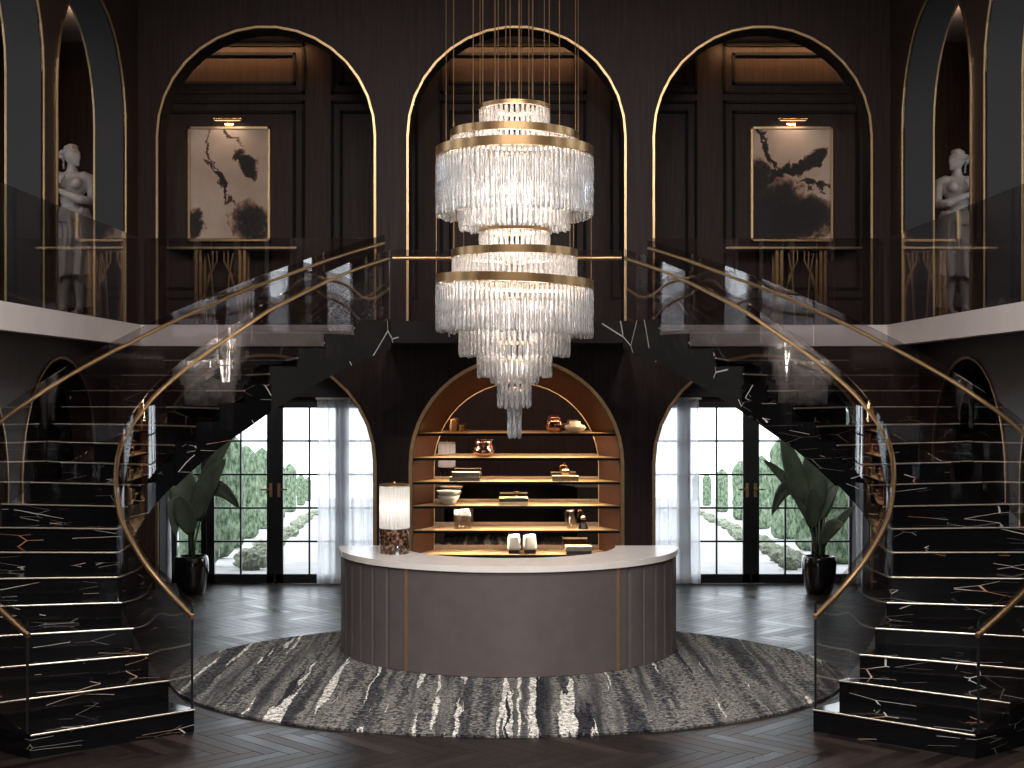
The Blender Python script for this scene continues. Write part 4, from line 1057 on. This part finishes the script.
# ------------------------------------------------------------------ light
def area(name, loc, rot, sx, sy, power, col, spread=PI):
    l = bpy.data.lights.new(name, 'AREA'); l.shape = 'RECTANGLE'; l.size = sx; l.size_y = sy; l.energy = power; l.color = col; l.spread = spread
    o = bpy.data.objects.new(name, l); COL.objects.link(o); o.location = loc; o.rotation_euler = rot; return o
def point(name, loc, power, col, r=.08):
    l = bpy.data.lights.new(name, 'POINT'); l.energy = power; l.color = col; l.shadow_soft_size = r
    o = bpy.data.objects.new(name, l); COL.objects.link(o); o.location = loc; return o
WARM = (1, .66, .36); SOFT = (1, .88, .77)
for z in SHELF[:-1] + [2.9]:
    if z > 2.5: continue
    area('shelf_led', (NC, DW + .10, z - .042), (math.radians(12), 0, 0), 2.3, .03, 32, (1, .80, .55))
for an in (35, 62, 90, 118, 145): a = math.radians(an); area('niche_led', (NC + 1.36 * math.cos(a), DW + .12, ZG + 1.36 * math.sin(a)), (0, math.radians(90 - an), 0), .5, .03, 3.6, WARM)
# cove light along the top of the gallery wall
for cx in (-4.5, 0.0, 4.4): area('gallery_cove', (cx, GBACK - .22, GC - .05), (math.radians(10), 0, 0), 2.4, .05, 20, (1, .58, .28))
for sx in (-1, 1): area('side_gallery_cove', (sx * 6.15, 18.9, GC - .22), (0, math.radians(180), 0), .1, 4.0, 46, (1, .72, .48))
for px in (229.5, 791): area('picture_lamp', (XW(px, GBACK), GBACK - .20, ZW(122.5, GBACK) - .01), (math.radians(18), 0, 0), .4, .02, 1.7, (1, .82, .64))
CH = [(5.75, 14), (5.25, 32), (4.95, 28), (4.5, 11), (3.85, 38), (3.50, 50), (3.20, 17)]
for z, p in CH: point('chandelier_lamp', (CX, CY, z), p, SOFT, {5.75: .25, 4.5: .25, 3.20: .22}.get(z, .40))
point('table_lamp_bulb', (XW(394.5, 15.3), 15.3, CT + .5), 1.5, (1, .93, .85), .04)
# unseen ceiling lights, added to fill the hall with soft light
for lx in (-3.2, 0, 3.2):
    for ly in (0.5, 5.0, 9.5):
        m = MB(); m.lathe([(.34, -.03), (.36, 0)], 40); 
        r = thing('added_fill_light', 'round ceiling light out of view, added as fill for the hall', 'ceiling light', (lx, ly, CEIL - .002), 0, 'added hall fill lights')
        m.build('rim', M['brass'], r, auto=40)
        l = area('ceiling_fill', (lx, ly, CEIL - .045), (0, 0, 0), .6, .6, 300, (1, .94, .91)); l.data.shape = 'DISK'
# sky
w = bpy.data.worlds.new('World'); C.world = w; w.use_nodes = True; nt = w.node_tree; nt.nodes.clear()
bg = nt.nodes.new('ShaderNodeBackground'); ow = nt.nodes.new('ShaderNodeOutputWorld'); nt.links.new(bg.outputs[0], ow.inputs[0])
bg.inputs[0].default_value = (.87, .935, 1.0, 1); bg.inputs[1].default_value = 3.8
# daylight portals in the openings
def portal(loc, rot, sx, sy):
    o = area('daylight_portal', loc, rot, sx, sy, 1, (1, 1, 1)); o.data.cycles.is_portal = True
for cpx in (275, 751): portal((XW(cpx, DD), DD + .25, 1.39), (math.radians(-90), 0, 0), 3.3, 2.78)
for h in hs:
    (u0, w0), (u1, _), (_, w1) = h[0], h[1], h[2]; portal(((u0 + u1) / 2, FRONT - .32, (w0 + w1) / 2), (math.radians(90), 0, 0), u1 - u0, w1 - w0)

for sx, c in GWIN: portal((sx * 8.2, c, 5.9), (0, math.radians(90) * sx, 0), 4.0, 1.3)
# ------------------------------------------------------------------ camera and colour management
cam = bpy.data.cameras.new('Camera'); co_ = bpy.data.objects.new('Camera', cam); COL.objects.link(co_)
co_.location = (0, 0, HC); co_.rotation_euler = (PI / 2, 0, 0)
cam.sensor_width = 36; cam.lens = 50; cam.shift_x = -2 / 1024; cam.shift_y = 5 / 1024; cam.clip_end = 500
C.camera = co_
C.view_settings.view_transform = 'Standard'; C.view_settings.look = 'None'; C.view_settings.gamma = 1; C.view_settings.exposure = 0.0
C.view_settings.use_curve_mapping = False
C.cycles.use_denoising = True; C.cycles.max_bounces = 10; C.cycles.transparent_max_bounces = 24; C.cycles.transmission_bounces = 8; C.cycles.diffuse_bounces = 4; C.cycles.glossy_bounces = 5
C.cycles.sample_clamp_indirect = 4; C.cycles.caustics_reflective = False; C.cycles.caustics_refractive = False
